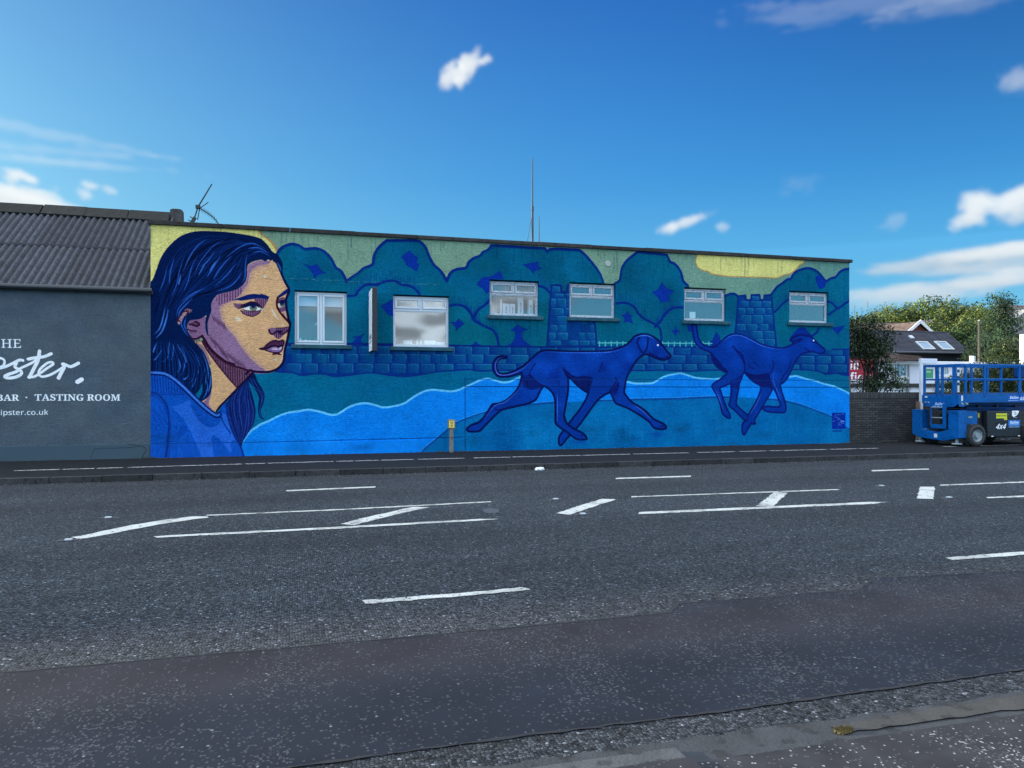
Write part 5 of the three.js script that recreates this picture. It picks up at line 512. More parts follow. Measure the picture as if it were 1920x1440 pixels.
// ---------- the slate-grey building with the corrugated roof ----------
{
  const t = thing('grey_building', 'blue-grey rendered building with white lettering and a corrugated roof', 'building');
  const p = painter(2048, 800), { c } = p; c.fillStyle = '#475259'; c.fillRect(0, 0, 2048, 800); for (let i = 0; i < 220; i++) p.soft(rnd() < 0.5 ? 'rgba(80,94,102,.2)' : 'rgba(54,68,84,.22)', rr(0, 2048), rr(0, 800), rr(30, 130), rr(0.4, 1));
  const W = '#dbe8f0'; c.fillStyle = W; c.textBaseline = 'alphabetic';
  const at = (s) => { const v = pts2(s); return v; }, text = (s, str, font, weight, track = 0) => { const [a, b, h] = at(s), size = Math.hypot(h.x - a.x, h.y - a.y) / (font === 'serif' ? 0.72 : 0.73); c.save(); c.translate(b.x, b.y); c.rotate(Math.atan2(b.y - a.y, b.x - a.x)); c.font = weight + ' ' + size + 'px ' + font; const w = c.measureText(str).width, want = Math.hypot(b.x - a.x, b.y - a.y); c.scale(want / w, 1); c.fillText(str, -w, 0); c.restore(); };
  text('1438.1,274.5 1519,273.3 1438.1,236.1', 'HE', 'serif', 'normal'); text('1569.7,509.8 1919.2,510.9 1569.7,480.8', 'TASTING ROOM', 'serif', 'bold'); text('1419.6,509.3 1508.8,509.6 1419.6,481.5', 'BAR', 'serif', 'bold'); text('1435.8,573.1 1624.5,572.8 1435.8,550.1', 'ipster.co.uk', 'sans-serif', 'normal');
  c.fillRect(at('1534.7,492.8 1543.3,500.8')[0].x, at('1534.7,491.9 1543.3,500.8')[0].y, 6, 6);
  // brush script, stroke by stroke
  for (const [w, s] of [[9, '1388.8,360.3 1408,329.3 1431.1,319.3 1450.5,328.8 1448.5,351 1427.3,364.4 1411.8,373.4'], [11, '1435,364.4 1458.2,356.2 1485.4,341.7 1508.8,328.1 1523.7,328.9'], [12, '1499.1,339.4 1493.2,359.4 1512.8,372.6 1518.6,385.9 1504.9,399.3 1477.6,407.5 1456.3,406.3 1454.3,399.6 1469.9,390.7 1493.2,381.6 1504.9,374.9'], [14, '1589.5,286.9 1583.6,327.3 1567.8,363.2 1552,399.1 1548.1,404.4'], [12, '1544.1,323.3 1575.7,316.2 1607.4,311.3 1636,297.5'], [9, '1514.7,363.7 1540.2,350.1 1563.8,336.4 1587.5,318.3'], [9, '1548.1,403.5 1567.8,401.2 1591.5,385.4 1619.3,362.8 1643.2,344.6 1639.2,335.6 1619.3,340.3 1591.5,367.5 1585.6,389.9 1599.4,401 1627.3,394.1 1655.2,378.2 1683.3,357.7'], [15, '1685.3,344.2 1687.3,357.7 1675.3,384.8 1665.2,407.4'], [13, '1681.3,344.2 1695.4,348.6 1715.5,355.2 1745.9,339'], [19, '1741.9,424.3 1758.1,413.8']]) { p.line(W, w, s); p.line(W, w * 0.7, s.split(' ').map((v) => v.split(',').map((n, k) => +n + (k ? 3 : 2)).join(',')).join(' ')); }
  const paint = p.finish(1.3, 0.3, 0.3), wm = new THREE.MeshPhysicalMaterial({ specularIntensity: 0.1, map: paint, roughness: 0.8, bumpMap: rep(roughcast, 7, 2.7), bumpScale: 0.014 });
  const uv = (g) => { const P = g.attributes.position, U = g.attributes.uv; for (let i = 0; i < P.count; i++) U.setXY(i, clamp((P.getX(i) + 14.4) / 11.01, 0, 1), clamp(P.getY(i) / 4.3, 0, 1)); return g; };
  mesh('front_wall', uv(bb(-14.4, -3.402, 0, 4.28, -0.3, 0)), wm, t); mesh('side_wall', [bb(-14.4, -14.1, 0, 4.28, -9, -0.301), prism([[0, 4.281], [8.9, 4.281], [4.3, 6.9]], 0.3).rotateY(Math.PI / 2).translate(-14.4, 0, -0.05)], std(lin(0.1, 0.12, 0.14), 0.9), t);
  const pm = new THREE.MeshPhysicalMaterial({ specularIntensity: 0.3, color: lin(0.055, 0.09, 0.115), bumpMap: rep(roughcast, 2), bumpScale: 0.002, roughness: 0.7 });
  const pl = mesh('plinth', uvMetres(rb(-14.4, -3.43, 0, 0.478, -0.05, 0.02, 0.008)), pm, t); mesh('crack', [tube([[-4.75, 0.13, 0.02], [-4.7, 0.28, 0.021], [-4.66, 0.37, 0.021], [-4.2, 0.39, 0.021], [-3.85, 0.4, 0.021], [-3.66, 0.43, 0.021]], 0.004, 40, 4), tube([[-3.9, 0.474, 0.021], [-3.6, 0.43, 0.021], [-3.5, 0.33, 0.021], [-3.56, 0.22, 0.021], [-3.6, 0.14, 0.021]], 0.006, 40, 4)], std(lin(0.01, 0.012, 0.015), 1), pl);
  // corrugated sheets, two courses
  const lich = dataTex(512, 512, (x, y) => { const u = x / 512, v = y / 512, a = fbm(u * 10, v * 10, 5, 10), s = smooth(vnoise(u * 60, v * 60, 60) * 0.6 + vnoise(u * 120, v * 120, 120) * 0.5, 0.62, 0.78), l = smooth(fbm(u * 26 + 9, v * 26, 3, 26), 0.6, 0.72); let k = 0.55 + 0.6 * (a - 0.5) + 0.2 * (hash2(x, y) - 0.5); k = lerp(k, 0.14, s * 0.85); k = lerp(k, 0.95, l * 0.25); return [k * 0.97, k * 0.98, k]; });
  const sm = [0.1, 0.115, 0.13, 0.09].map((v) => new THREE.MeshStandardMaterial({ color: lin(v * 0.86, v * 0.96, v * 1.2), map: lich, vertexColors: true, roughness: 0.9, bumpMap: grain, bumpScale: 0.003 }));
  const slope = Math.atan2(6.98 - 4.3, 4.1), N = 6, P0 = 0.1695;
  const sheetGeo = (len) => { const g = new THREE.PlaneGeometry(P0 * N + 0.04, len, N * 10, 6); g.rotateX(-Math.PI / 2); const P = g.attributes.position, U = g.attributes.uv; for (let i = 0; i < P.count; i++) { const x = P.getX(i); P.setY(i, 0.032 * Math.cos((x / P0) * 2 * Math.PI)); } g.computeVertexNormals(); const col = new Float32Array(P.count * 3); for (let i = 0; i < P.count; i++) { U.setXY(i, P.getX(i) * 0.7, P.getZ(i) * 0.7); const k = lerp(0.32, 1.1, smooth(P.getY(i), -0.032, 0.022)); col[i * 3] = col[i * 3 + 1] = col[i * 3 + 2] = k; } g.setAttribute('color', new THREE.BufferAttribute(col, 3));   // shade in the valleys is put into the vertex colours
    const b = g.clone().translate(0, -0.012, 0); b.index.array.reverse(); b.computeVertexNormals(); return mergeGeometries([g.toNonIndexed(), b.toNonIndexed()]); };
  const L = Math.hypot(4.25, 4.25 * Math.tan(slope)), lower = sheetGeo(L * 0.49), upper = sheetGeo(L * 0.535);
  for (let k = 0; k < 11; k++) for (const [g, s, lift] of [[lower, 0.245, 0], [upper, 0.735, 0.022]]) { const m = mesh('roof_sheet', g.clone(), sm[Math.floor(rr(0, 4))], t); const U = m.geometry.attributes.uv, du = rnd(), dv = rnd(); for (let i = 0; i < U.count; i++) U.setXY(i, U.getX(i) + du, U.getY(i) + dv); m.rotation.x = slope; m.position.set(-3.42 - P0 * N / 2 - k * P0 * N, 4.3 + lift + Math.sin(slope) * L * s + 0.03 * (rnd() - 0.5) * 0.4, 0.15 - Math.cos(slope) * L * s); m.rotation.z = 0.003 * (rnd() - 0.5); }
  mesh('roof', uvMetres(bb(-14.4, -3.41, -0.02, 0, -5.6, 0).applyMatrix4(new THREE.Matrix4().makeRotationX(-slope)).translate(0, 6.85, -4.1)), std(lin(0.08, 0.08, 0.09), 0.9), t);
  const rm = [0.018, 0.022, 0.03].map((v) => concrete(v, v * 1.02, v * 0.8)); for (let k = 0; k < 10; k++) { const x = -3.5 - k * 1.12, cap = prism([[-0.46, -0.3], [-0.07, 0.03], [0.07, 0.03], [0.46, -0.3], [0.42, -0.35], [0, -0.02], [-0.42, -0.35]], 1.1, 0.008).rotateY(-Math.PI / 2); cap.translate(x + rr(-0.01, 0.01), 7.1 + rr(-0.012, 0.012), -4.02); mesh('ridge_cap', uvMetres(cap), rm[k % 3], t); }
  const gg = new THREE.CylinderGeometry(0.065, 0.065, 11.1, 12, 1, true, 0, Math.PI).rotateZ(Math.PI / 2).rotateX(Math.PI / 2); gg.translate(-8.9, 4.285, 0.13); mesh('gutter', [gg, uvMetres(rb(-14.45, -3.34, 4.2, 4.275, 0.002, 0.06, 0.005)), uvMetres(rb(-14.45, -3.33, 4.265, 4.29, 0.19, 0.205, 0.005))], std(lin(0.03, 0.038, 0.045), 0.6, { side: THREE.DoubleSide }), t);
  mesh('chimney_stub', [uvMetres(prism([[-0.19, 0], [0.19, 0], [0.16, 1.27], [0.1, 1.3], [-0.1, 1.3], [-0.16, 1.27]], 0.36, 0.01).translate(-3.33, 5.92, -4.2)), uvMetres(rb(-3.52, -3.14, 5.5, 5.93, -4.2, -3.84))], concrete(0.095, 0.09, 0.092), t);
}
// ---------- unseen brick row added left of the frame to shade the road ----------
{
  const t = thing('added_terrace', 'tall brick row added out of view to shade the street', 'building'); const br = concrete(0.2, 0.11, 0.08), sl = std(lin(0.06, 0.065, 0.075), 0.8);
  mesh('wall', uvMetres(bb(-75, -14.8, 0, 9.3, -9.5, 0)), br, t); mesh('roof', prism([[0.3, 9.3], [-9.8, 9.3], [-4.75, 12.2]], 60.4).rotateY(-Math.PI / 2).translate(-14.7, 0, 0).applyMatrix4(new THREE.Matrix4()), sl, t);
  for (let k = 0; k < 14; k++) for (const y of [1.2, 4.2, 7]) mesh('window', bb(-17 - k * 4, -15.8 - k * 4, y, y + 1.5, 0.002, 0.03), std(lin(0.5, 0.5, 0.5), 0.5), t);
}

// ---------- brick boundary wall beyond the painted building ----------
{
  const t = thing('brick_wall', 'low dark brick boundary wall with a soldier-course top, beside the painted building', 'wall');
  mesh('mortar', bb(17.335, 25.2, 0, 1.755, -0.22, -0.02), std(lin(0.012, 0.013, 0.014), 0.95), t);
  const bm = [[0.05, 0.052, 0.055], [0.065, 0.066, 0.068], [0.08, 0.08, 0.08], [0.06, 0.056, 0.058], [0.04, 0.044, 0.05], [0.085, 0.088, 0.085]].map((v) => new THREE.MeshStandardMaterial({ color: lin(...v.map((q) => q * 1.35)), map: concreteTex, roughness: 0.85 }));
  const bg = [0, 1, 2].map((k) => uvMetres(rb(0, 0.209, 0, 0.06, -0.1, 0.0, 0.004).translate(0, 0, -0.002 * k))), half = uvMetres(rb(0, 0.097, 0, 0.06, -0.1, 0, 0.004)), sg = uvMetres(rb(0, 0.06, 0, 0.214, -0.23, 0.004, 0.005));
  const rest = []; let n = 0;
  const put = (g, x, y, near) => { if (near && n < 298) { const m = mesh('brick', g, bm[x > 17.55 && x < 18.3 && y > 0.75 && y < 1.5 && rnd() < 0.7 ? 5 : Math.floor(rr(0, 5))], t); m.position.set(x, y, 0); n++; } else rest.push(g.clone().translate(x, y, 0)); };
  for (let k = 0; k < 24; k++) put(sg, 17.345 + k * 0.0735 + 0.004, 1.55, true);
  for (let j = 0; j < 20; j++) { let x = 17.345; if (j % 2) { put(half, x, 0.055 + j * 0.0745, true); x += 0.112; } for (; x < 25; x += 0.2245) put(bg[Math.floor(rr(0, 3))], x, 0.055 + j * 0.0745, x < 20.0); }
  for (let k = 24; k < 106; k++) rest.push(sg.clone().translate(17.349 + k * 0.0735, 1.55, 0));
  const m = mesh('brickwork', rest, bm[1], t); m.userData.kind = 'stuff';
}
{ // white frame behind the lift
  const t = thing('goal_frame', 'white post with a short white bar on top, standing between brick wall and lift', 'post frame', [20.06, 0.12, 0.12]); const w = std(lin(0.72, 0.76, 0.82), 0.5);
  mesh('post', rb(-0.05, 0.05, 0, 2.62, -0.04, 0.04, 0.01), w, t); mesh('crossbar', rb(-0.055, 0.62, 2.6, 2.76, -0.05, 0.05, 0.01), w, t); mesh('base', rb(-0.09, 0.09, 0, 0.02, -0.09, 0.09, 0.005), w, t);
}
{ const m = mesh('timber_offcut', rb(19.86, 19.96, 0.12, 1.46, 0.1, 0.17, 0.006), std(lin(0.2, 0.12, 0.08), 0.8), scene); tag(m, 'rough brown timber upright leaning beside the white post', 'timber'); }

// ---------- scissor lift ----------
{
  const t = thing('scissor_lift', 'blue four-wheel scissor lift with folded platform, parked on the pavement', 'scissor lift', [19.25, 0.12, 0.6]);
  const scuff = dataTex(256, 256, (x, y) => { const u = x / 256, v = y / 256, k = 0.86 + 0.35 * (fbm(u * 5, v * 5, 4, 5) - 0.5) - 0.3 * smooth(fbm(u * 14 + 3, v * 14, 3, 14), 0.62, 0.75) - 0.25 * smooth(v, 0.25, 0) * vnoise(u * 20, v * 6, 20); return [k, k, k]; }); const paintBlue = (r, g, b, k) => new THREE.MeshPhysicalMaterial({ map: scuff, color: lin(r * 1.15, g * 1.15, b * 1.15), roughness: k, specularIntensity: 0.55 }), BL = paintBlue(0.002, 0.105, 0.37, 0.4), BD = paintBlue(0.002, 0.045, 0.19, 0.5), BK = std(lin(0.012, 0.015, 0.02), 0.4), RUB = std(lin(0.03, 0.032, 0.035), 0.85), STEEL = std(lin(0.25, 0.3, 0.33), 0.5), WH = std(lin(0.75, 0.78, 0.8), 0.5), YE = std(lin(0.7, 0.6, 0.03), 0.5), GN = std(lin(0.3, 0.4, 0.25), 0.5);
  const zy = (g, x) => g.rotateY(-Math.PI / 2).translate(x, 0, 0);   // profile (z, y), pulled towards -x
  mesh('chassis', [rb(0.3, 3.3, 0.38, 0.6, 0.35, 1.45, 0.02), rb(0.75, 2.7, 0.6, 0.98, 0.35, 1.4, 0.02)], BK, t);
  const end = mesh('outrigger_frame', zy(prism([[0, 1.08], [0, 0.32], [0.3, 0.22], [1.25, 0.16], [1.62, 0.24], [1.8, 0.28], [1.8, 1.08], [1.42, 1.08], [1.42, 0.5], [1.05, 0.4], [0.42, 0.42], [0.36, 0.5], [0.36, 1.08]], 0.3, 0.012), 0.3), BL, t);
  mesh('label', zy(prism([[0.88, 0.24], [1.0, 0.235], [1.0, 0.35], [0.88, 0.355]], 0.004), 0), WH, end); mesh('label', [rb(0.18, 0.27, 0.3, 0.42, 1.8, 1.804, 0.001)], WH, end); mesh('label', [rb(0.18, 0.27, 0.42, 0.55, 1.8, 1.804, 0.001)], YE, end); mesh('handle', rb(-0.02, 0, 0.47, 0.49, 0.5, 0.6, 0.004), STEEL, end);
  mesh('outrigger_frame', zy(prism([[0, 1.08], [0, 0.32], [0.3, 0.22], [1.25, 0.16], [1.8, 0.28], [1.8, 1.08], [1.42, 1.08], [1.42, 0.5], [0.36, 0.5], [0.36, 1.08]], 0.3, 0.012), 3.78), BL, t);
  for (const [x, z] of [[0.14, 1.6], [0.14, 0.18], [3.62, 1.6], [3.62, 0.18]]) mesh('foot_pad', [new THREE.CylinderGeometry(0.05, 0.05, 0.14, 12).translate(x, 0.15, z), new THREE.CylinderGeometry(0.13, 0.16, 0.03, 16).translate(x, 0.085, z)], STEEL, t);
  const panel = mesh('side_panel', rb(0.31, 0.86, 0.6, 1.07, 1.45, 1.66, 0.015), BL, t); mesh('label', rb(0.52, 0.66, 0.86, 0.91, 1.66, 1.664, 0.001), GN, panel);
  mesh('louvre_panel', [rb(0.87, 1.1, 0.4, 1.05, 1.4, 1.6, 0.01)], BK, t); mesh('label', rb(0.93, 1.01, 0.86, 1.0, 1.6, 1.604, 0.001), std(lin(0.4, 0.36, 0.08), 0.5), t);
  const engine = mesh('engine_cover', rb(1.12, 2.42, 0.27, 1.07, 1.3, 1.78, 0.03), BK, t);
  // decals
  const decal = (w, h, draw) => { const cv = document.createElement('canvas'); cv.width = 512; cv.height = Math.round(512 * h / w); const c = cv.getContext('2d'); draw(c, 512, cv.height); const x = new THREE.CanvasTexture(cv); x.colorSpace = THREE.SRGBColorSpace; x.magFilter = THREE.LinearFilter; return new THREE.MeshStandardMaterial({ map: x, roughness: 0.5 }); };
  const face = (name, x, y, z, w, h, draw, parent, turn = 0) => mesh(name, new THREE.PlaneGeometry(w, h).rotateY(turn).translate(x, y, z), decal(w, h, draw), parent);
  const ink = '#0b1014', navy = '#0a4fa6';
  face('print', 1.62, 0.6, 1.7825, 0.44, 0.25, (c, w, h) => { c.fillStyle = ink; c.fillRect(0, 0, w, h); c.fillStyle = '#f0f6fa'; c.font = 'italic bold 270px sans-serif'; c.setTransform(1, 0, -0.2, 1, 60, 0); c.fillText('4x4', 10, h - 45); }, engine);
  face('print', 1.66, 0.92, 1.7825, 0.42, 0.15, (c, w, h) => { c.fillStyle = '#d8dc2e'; c.fillRect(0, 0, w, h); c.fillStyle = '#777a20'; for (let i = 0; i < 8; i++) c.fillRect(20 + i * 60, 50, 40, 70); }, engine); mesh('label', rb(1.75, 1.88, 0.79, 0.84, 1.778, 1.783, 0.001), YE, engine);
  face('print', 2.15, 0.66, 1.7825, 0.46, 0.25, (c, w, h) => { c.fillStyle = '#1272c4'; c.fillRect(0, 0, w, h * 0.72); c.fillStyle = ink; c.fillRect(0, h * 0.72, w, h); c.fillStyle = '#eaf4fc'; c.font = 'italic bold 130px sans-serif'; c.fillText('Balloo', 60, 125); c.fillRect(60, 160, 390, 8); c.fillStyle = '#7fb0dc'; c.fillRect(20, h * 0.8, 220, 26); c.fillRect(265, h * 0.8, 220, 26); }, engine);
  face('print', 2.2, 0.96, 1.7825, 0.28, 0.24, (c, w, h) => { c.fillStyle = ink; c.fillRect(0, 0, w, h); c.fillStyle = '#f4f8fa'; c.beginPath(); c.moveTo(10, 10); c.lineTo(w - 10, 10); c.bezierCurveTo(w - 10, h * 0.6, w * 0.5, h * 0.7, w * 0.3, h * 0.85); c.lineTo(20, h * 0.7); c.closePath(); c.fill(); c.strokeStyle = ink; c.lineWidth = 26; c.beginPath(); c.moveTo(120, 110); c.bezierCurveTo(250, 60, 330, 90, 200, 200); c.bezierCurveTo(140, 260, 330, 230, 420, 120); c.stroke(); c.fillStyle = '#aab'; c.fillRect(100, h - 50, 300, 24); }, engine);
  mesh('latch', rb(1.26, 1.34, 0.28, 0.31, 1.78, 1.79, 0.004), WH, engine); mesh('latch', rb(2.3, 2.38, 0.28, 0.31, 1.78, 1.79, 0.004), WH, engine); mesh('vent_bolt', [0, 1, 2, 3].map((k) => new THREE.SphereGeometry(0.012, 6, 5).translate(1.86 + k * 0.06, 1.0 - (k % 2) * 0.05, 1.782)), STEEL, engine);
  // wheels with lugs
  const lathe = (p) => new THREE.LatheGeometry(p.map((v) => new THREE.Vector2(...v)), 40).rotateX(Math.PI / 2);
  const tyreG = lathe([[0.19, -0.14], [0.27, -0.15], [0.315, -0.12], [0.325, -0.05], [0.325, 0.05], [0.315, 0.12], [0.27, 0.15], [0.19, 0.14], [0.185, 0]]), lugs = [];
  for (let k = 0; k < 22; k++) for (const s of [-1, 1]) { const g = new RoundedBoxGeometry(0.032, 0.03, 0.16, 1, 0.005).rotateY(s * 0.75).translate(0, 0.328, s * 0.065); lugs.push(g.rotateZ(((k + (s > 0 ? 0.5 : 0)) / 22) * Math.PI * 2)); }
  const rimG = lathe([[0.0, 0.05], [0.06, 0.05], [0.075, 0.1], [0.1, 0.06], [0.15, 0.055], [0.17, 0.11], [0.192, 0.135], [0.195, 0.1]]), hubG = new THREE.CylinderGeometry(0.075, 0.085, 0.1, 20).rotateX(Math.PI / 2).translate(0, 0, 0.1), boltG = [0, 1, 2, 3, 4].map((k) => new THREE.CylinderGeometry(0.013, 0.013, 0.03, 6).rotateX(Math.PI / 2).translate(Math.cos(k * 1.257) * 0.115, Math.sin(k * 1.257) * 0.115, 0.075));
  const w0 = mesh('wheel', [tyreG, ...lugs], RUB, t); mesh('rim', rimG, std(lin(0.28, 0.33, 0.36), 0.6), w0); mesh('hub', [hubG, ...boltG], STEEL, w0); w0.position.set(0.6, 0.34, 1.77);
  for (const [x, z, r] of [[2.86, 1.77, 0], [0.6, 0.16, Math.PI], [2.86, 0.16, Math.PI]]) { const w = w0.clone(); w.position.set(x, 0.34, z); w.rotation.y = r; t.add(w); }
  mesh('axle', [rod([0.6, 0.34, 0.2], [0.6, 0.34, 1.72], 0.06), rod([2.86, 0.34, 0.2], [2.86, 0.34, 1.72], 0.06), rod([1.0, 0.42, 1.62], [1.0, 0.3, 1.62], 0.06)], BK, t);
  // ladder
  for (const z of [0.76, 1.22]) mesh('ladder_rail', rb(-0.03, 0.02, 0.52, 1.3, z, z + (z > 1 ? 0.12 : 0.04), 0.008), BL, t); for (const y of [0.52, 0.84, 1.16]) mesh('ladder_step', rb(-0.04, 0.1, y, y + (y < 0.6 ? 0.13 : 0.03), 0.8, 1.22, 0.006), y < 0.6 ? BL : STEEL, t);
  // folded scissor arms
  for (let k = 0; k < 4; k++) for (const z of [0.62, 1.42]) mesh('scissor_arm', rb(0.42 + (k % 2) * 0.15, 3.1 - (k % 2) * 0.1, 1.07 + k * 0.062, 1.12 + k * 0.062, z + (k % 2) * 0.06, z + 0.055 + (k % 2) * 0.06, 0.01), k === 3 ? BL : BD, t);
  mesh('pivot_pin', [1.05, 1.75, 2.5].map((x) => new THREE.CylinderGeometry(0.045, 0.045, 1.0, 12).rotateX(Math.PI / 2).translate(x, 1.2, 1.05)), BK, t);
  // platform
  const deck = mesh('platform', [rb(0.03, 3.2, 1.36, 1.4, 0.42, 1.78, 0.008), rb(0.55, 3.2, 1.33, 1.57, 1.76, 1.79, 0.006), rb(0.03, 3.2, 1.33, 1.57, 0.4, 0.43, 0.006), rb(3.17, 3.2, 1.33, 1.57, 0.43, 1.76, 0.006)], BL, t);
  mesh('entry_plate', zy(prism([[0.4, 1.55], [0.4, 1.32], [0.55, 1.2], [0.8, 1.2], [0.86, 1.14], [1.3, 1.14], [1.4, 1.2], [1.62, 1.2], [1.79, 1.3], [1.79, 1.55], [1.3, 1.5], [0.85, 1.5]], 0.03, 0.005), 0.03), BL, t);
  mesh('corner_plate', prism([[0.03, 1.57], [0.03, 1.22], [0.2, 1.2], [0.42, 1.33], [0.56, 1.34], [0.56, 1.57]], 0.025, 0.004).translate(0, 0, 1.768), BL, t);
  for (const [z0] of [[0.5], [0.62]]) mesh('hazard_stripe', zy(prism([[z0, 1.35], [z0 + 0.05, 1.35], [z0 + 0.09, 1.31], [z0 + 0.04, 1.31]], 0.004), -0.003), std(lin(0.4, 0.4, 0.25), 0.6), t); for (const x of [0.08, 0.25]) mesh('hazard_stripe', prism([[x, 1.33], [x + 0.06, 1.33], [x + 0.12, 1.27], [x + 0.06, 1.27]], 0.004).translate(0, 0, 1.797), std(lin(0.4, 0.4, 0.25), 0.6), t);
  mesh('label', zy(prism([[0.52, 1.47], [0.62, 1.47], [0.62, 1.52], [0.52, 1.52]], 0.004), -0.003), WH, t); mesh('label', rb(0.1, 0.16, 1.38, 1.54, 1.797, 1.8, 0.001), WH, t);
  face('print', -0.0035, 1.27, 1.08, 0.52, 0.17, (c, w, h) => { c.fillStyle = '#0c4ea4'; c.fillRect(0, 0, w, h); c.fillStyle = '#bfe2f6'; c.font = 'italic bold 118px sans-serif'; c.fillText('Balloo', 90, 112); c.fillRect(20, 140, 90, 12); c.fillRect(170, 138, 110, 12); c.fillRect(320, 140, 160, 10); }, t, -Math.PI / 2);
  face('print', 2.12, 1.455, 1.7925, 0.42, 0.2, (c, w, h) => { c.fillStyle = '#0a55b6'; c.fillRect(0, 0, w, h); c.fillStyle = '#d8f0fb'; c.font = 'italic bold 140px sans-serif'; c.fillText('Balloo', 60, 140); c.fillRect(10, 200, 90, 14); c.fillRect(130, 196, 360, 10); }, deck);
  face('print', 2.72, 1.455, 1.7925, 0.76, 0.2, (c, w, h) => { c.fillStyle = '#0a55b6'; c.fillRect(0, 0, w, h); c.fillStyle = '#e4f6fc'; c.font = 'italic bold 92px sans-serif'; c.fillText('GS-2669 RT', 8, 106); }, deck);
  // guard rails
  const R = 0.024, bar = (a, b, r = R) => rod(a, b, r, r, 8), sq = (x, z, y0 = 1.5, y1 = 2.48, w = 0.03) => rb(x - w, x + w, y0, y1, z - w, z + w, 0.006);
  for (const [x, z] of [[0.06, 0.44], [0.06, 0.96], [0.06, 1.14], [0.06, 1.56], [0.28, 1.775], [1.0, 1.775], [2.36, 1.775], [3.17, 1.775], [0.55, 0.42], [1.3, 0.42], [1.95, 0.42], [2.6, 0.42], [3.17, 0.42], [3.17, 1.1]]) mesh('rail_post', sq(x, z), BL, t);
  for (const y of [2.04, 2.47]) { const w = y > 2.2 ? 0.032 : 0.024; mesh('guard_rail', rb(0.06, 3.2, y - w, y + w, 1.75, 1.8, 0.01), BL, t); mesh('guard_rail', rb(0.06, 3.2, y - w, y + w, 0.395, 0.445, 0.01), BL, t); mesh('guard_rail', rb(0.035, 0.085, y - w, y + w, 0.445, 1.75, 0.01), BL, t); mesh('guard_rail', rb(3.15, 3.2, y - w, y + w, 0.445, 1.75, 0.01), BL, t); }
  for (const [a, b] of [[0.5, 1.1], [0.75, 1.0], [2.3, 2.9]]) mesh('hose', tube([[a, 1.05, 1.55], [a + 0.1, 0.85, 1.62], [(a + b) / 2, 0.72, 1.6], [b, 0.95, 1.58]], 0.013), BK, t); for (const [x, y] of [[0.36, 0.65], [0.8, 0.65], [0.36, 1.02], [0.8, 1.02]]) mesh('bolt', new THREE.CylinderGeometry(0.012, 0.012, 0.012, 6).rotateX(Math.PI / 2).translate(x, y, 1.664), STEEL, t); mesh('work_light', [rb(3.0, 3.12, 2.52, 2.6, 1.7, 1.76, 0.01)], BK, t); mesh('control_box', rb(2.4, 2.75, 2.1, 2.42, 1.55, 1.74, 0.02), BD, t); mesh('gate_chain', tube([[0.06, 2.4, 0.98], [0.06, 2.2, 1.05], [0.06, 2.4, 1.12]], 0.008), STEEL, t); mesh('toe_board', rb(0.5, 3.15, 1.58, 1.62, 1.765, 1.785, 0.004), BL, t);
}
{ const t = thing('striped_pole', 'thin white pole with dark bands, behind the lift railing', 'pole', [22.35, 0, -0.6]); mesh('shaft', rod([0, 0, 0], [0, 2.76, 0], 0.035, 0.035, 10), std(lin(0.72, 0.76, 0.76), 0.6), t); for (const y of [2.05, 2.28, 2.5]) mesh('band', new THREE.CylinderGeometry(0.037, 0.037, 0.1, 10).translate(0, y, 0), std(lin(0.01, 0.06, 0.16), 0.6), t); }

// ---------- houses behind the boundary wall ----------
{ // red hoarding with white letters, partly behind the painted building
  const t = thing('red_hoarding', 'red hoarding with big white letters behind the thin tree', 'hoarding', [0, 0, 0]); const a = [24.47,3.32], b = [26.22,2.34], w = b[0] - a[0], h = a[1] - b[1];
  mesh('board', rb(a[0], b[0], b[1], a[1], -9.06, -9, 0.01), std(lin(0.28, 0.012, 0.03), 0.5), t);
  const cv = document.createElement('canvas'); cv.width = 512; cv.height = Math.round(512 * h / w); const c = cv.getContext('2d'); c.fillStyle = '#a0182e'; c.fillRect(0, 0, 512, cv.height); c.fillStyle = '#f2f4f4'; c.font = 'bold 170px sans-serif'; c.fillText('ill', 95, 150); c.fillText('fie', 100, 318); c.fillText('s', 400, 318);
  const x = new THREE.CanvasTexture(cv); x.colorSpace = THREE.SRGBColorSpace; mesh('print', new THREE.PlaneGeometry(w * 0.98, h * 0.96).translate((a[0] + b[0]) / 2, (a[1] + b[1]) / 2, -8.996), new THREE.MeshStandardMaterial({ map: x, roughness: 0.5 }), t); for (const q of [0.2, 0.8]) mesh('leg', rb(a[0] + w * q - 0.05, a[0] + w * q + 0.05, 0, b[1], -9.1, -9.0, 0.005), std(lin(0.1, 0.09, 0.08), 0.8), t);
}
const slate = new THREE.MeshStandardMaterial({ color: lin(0.045, 0.05, 0.075), map: concreteTex, roughness: 0.75 }), whiteWall = new THREE.MeshStandardMaterial({ color: lin(0.72, 0.77, 0.84), roughness: 0.8, bumpMap: grain, bumpScale: 0.003 }), darkClad = std(lin(0.012, 0.016, 0.022), 0.8), tileBrown = concrete(0.19, 0.13, 0.11), trim = std(lin(0.75, 0.77, 0.8), 0.6), blackTrim = std(lin(0.02, 0.022, 0.025), 0.7);
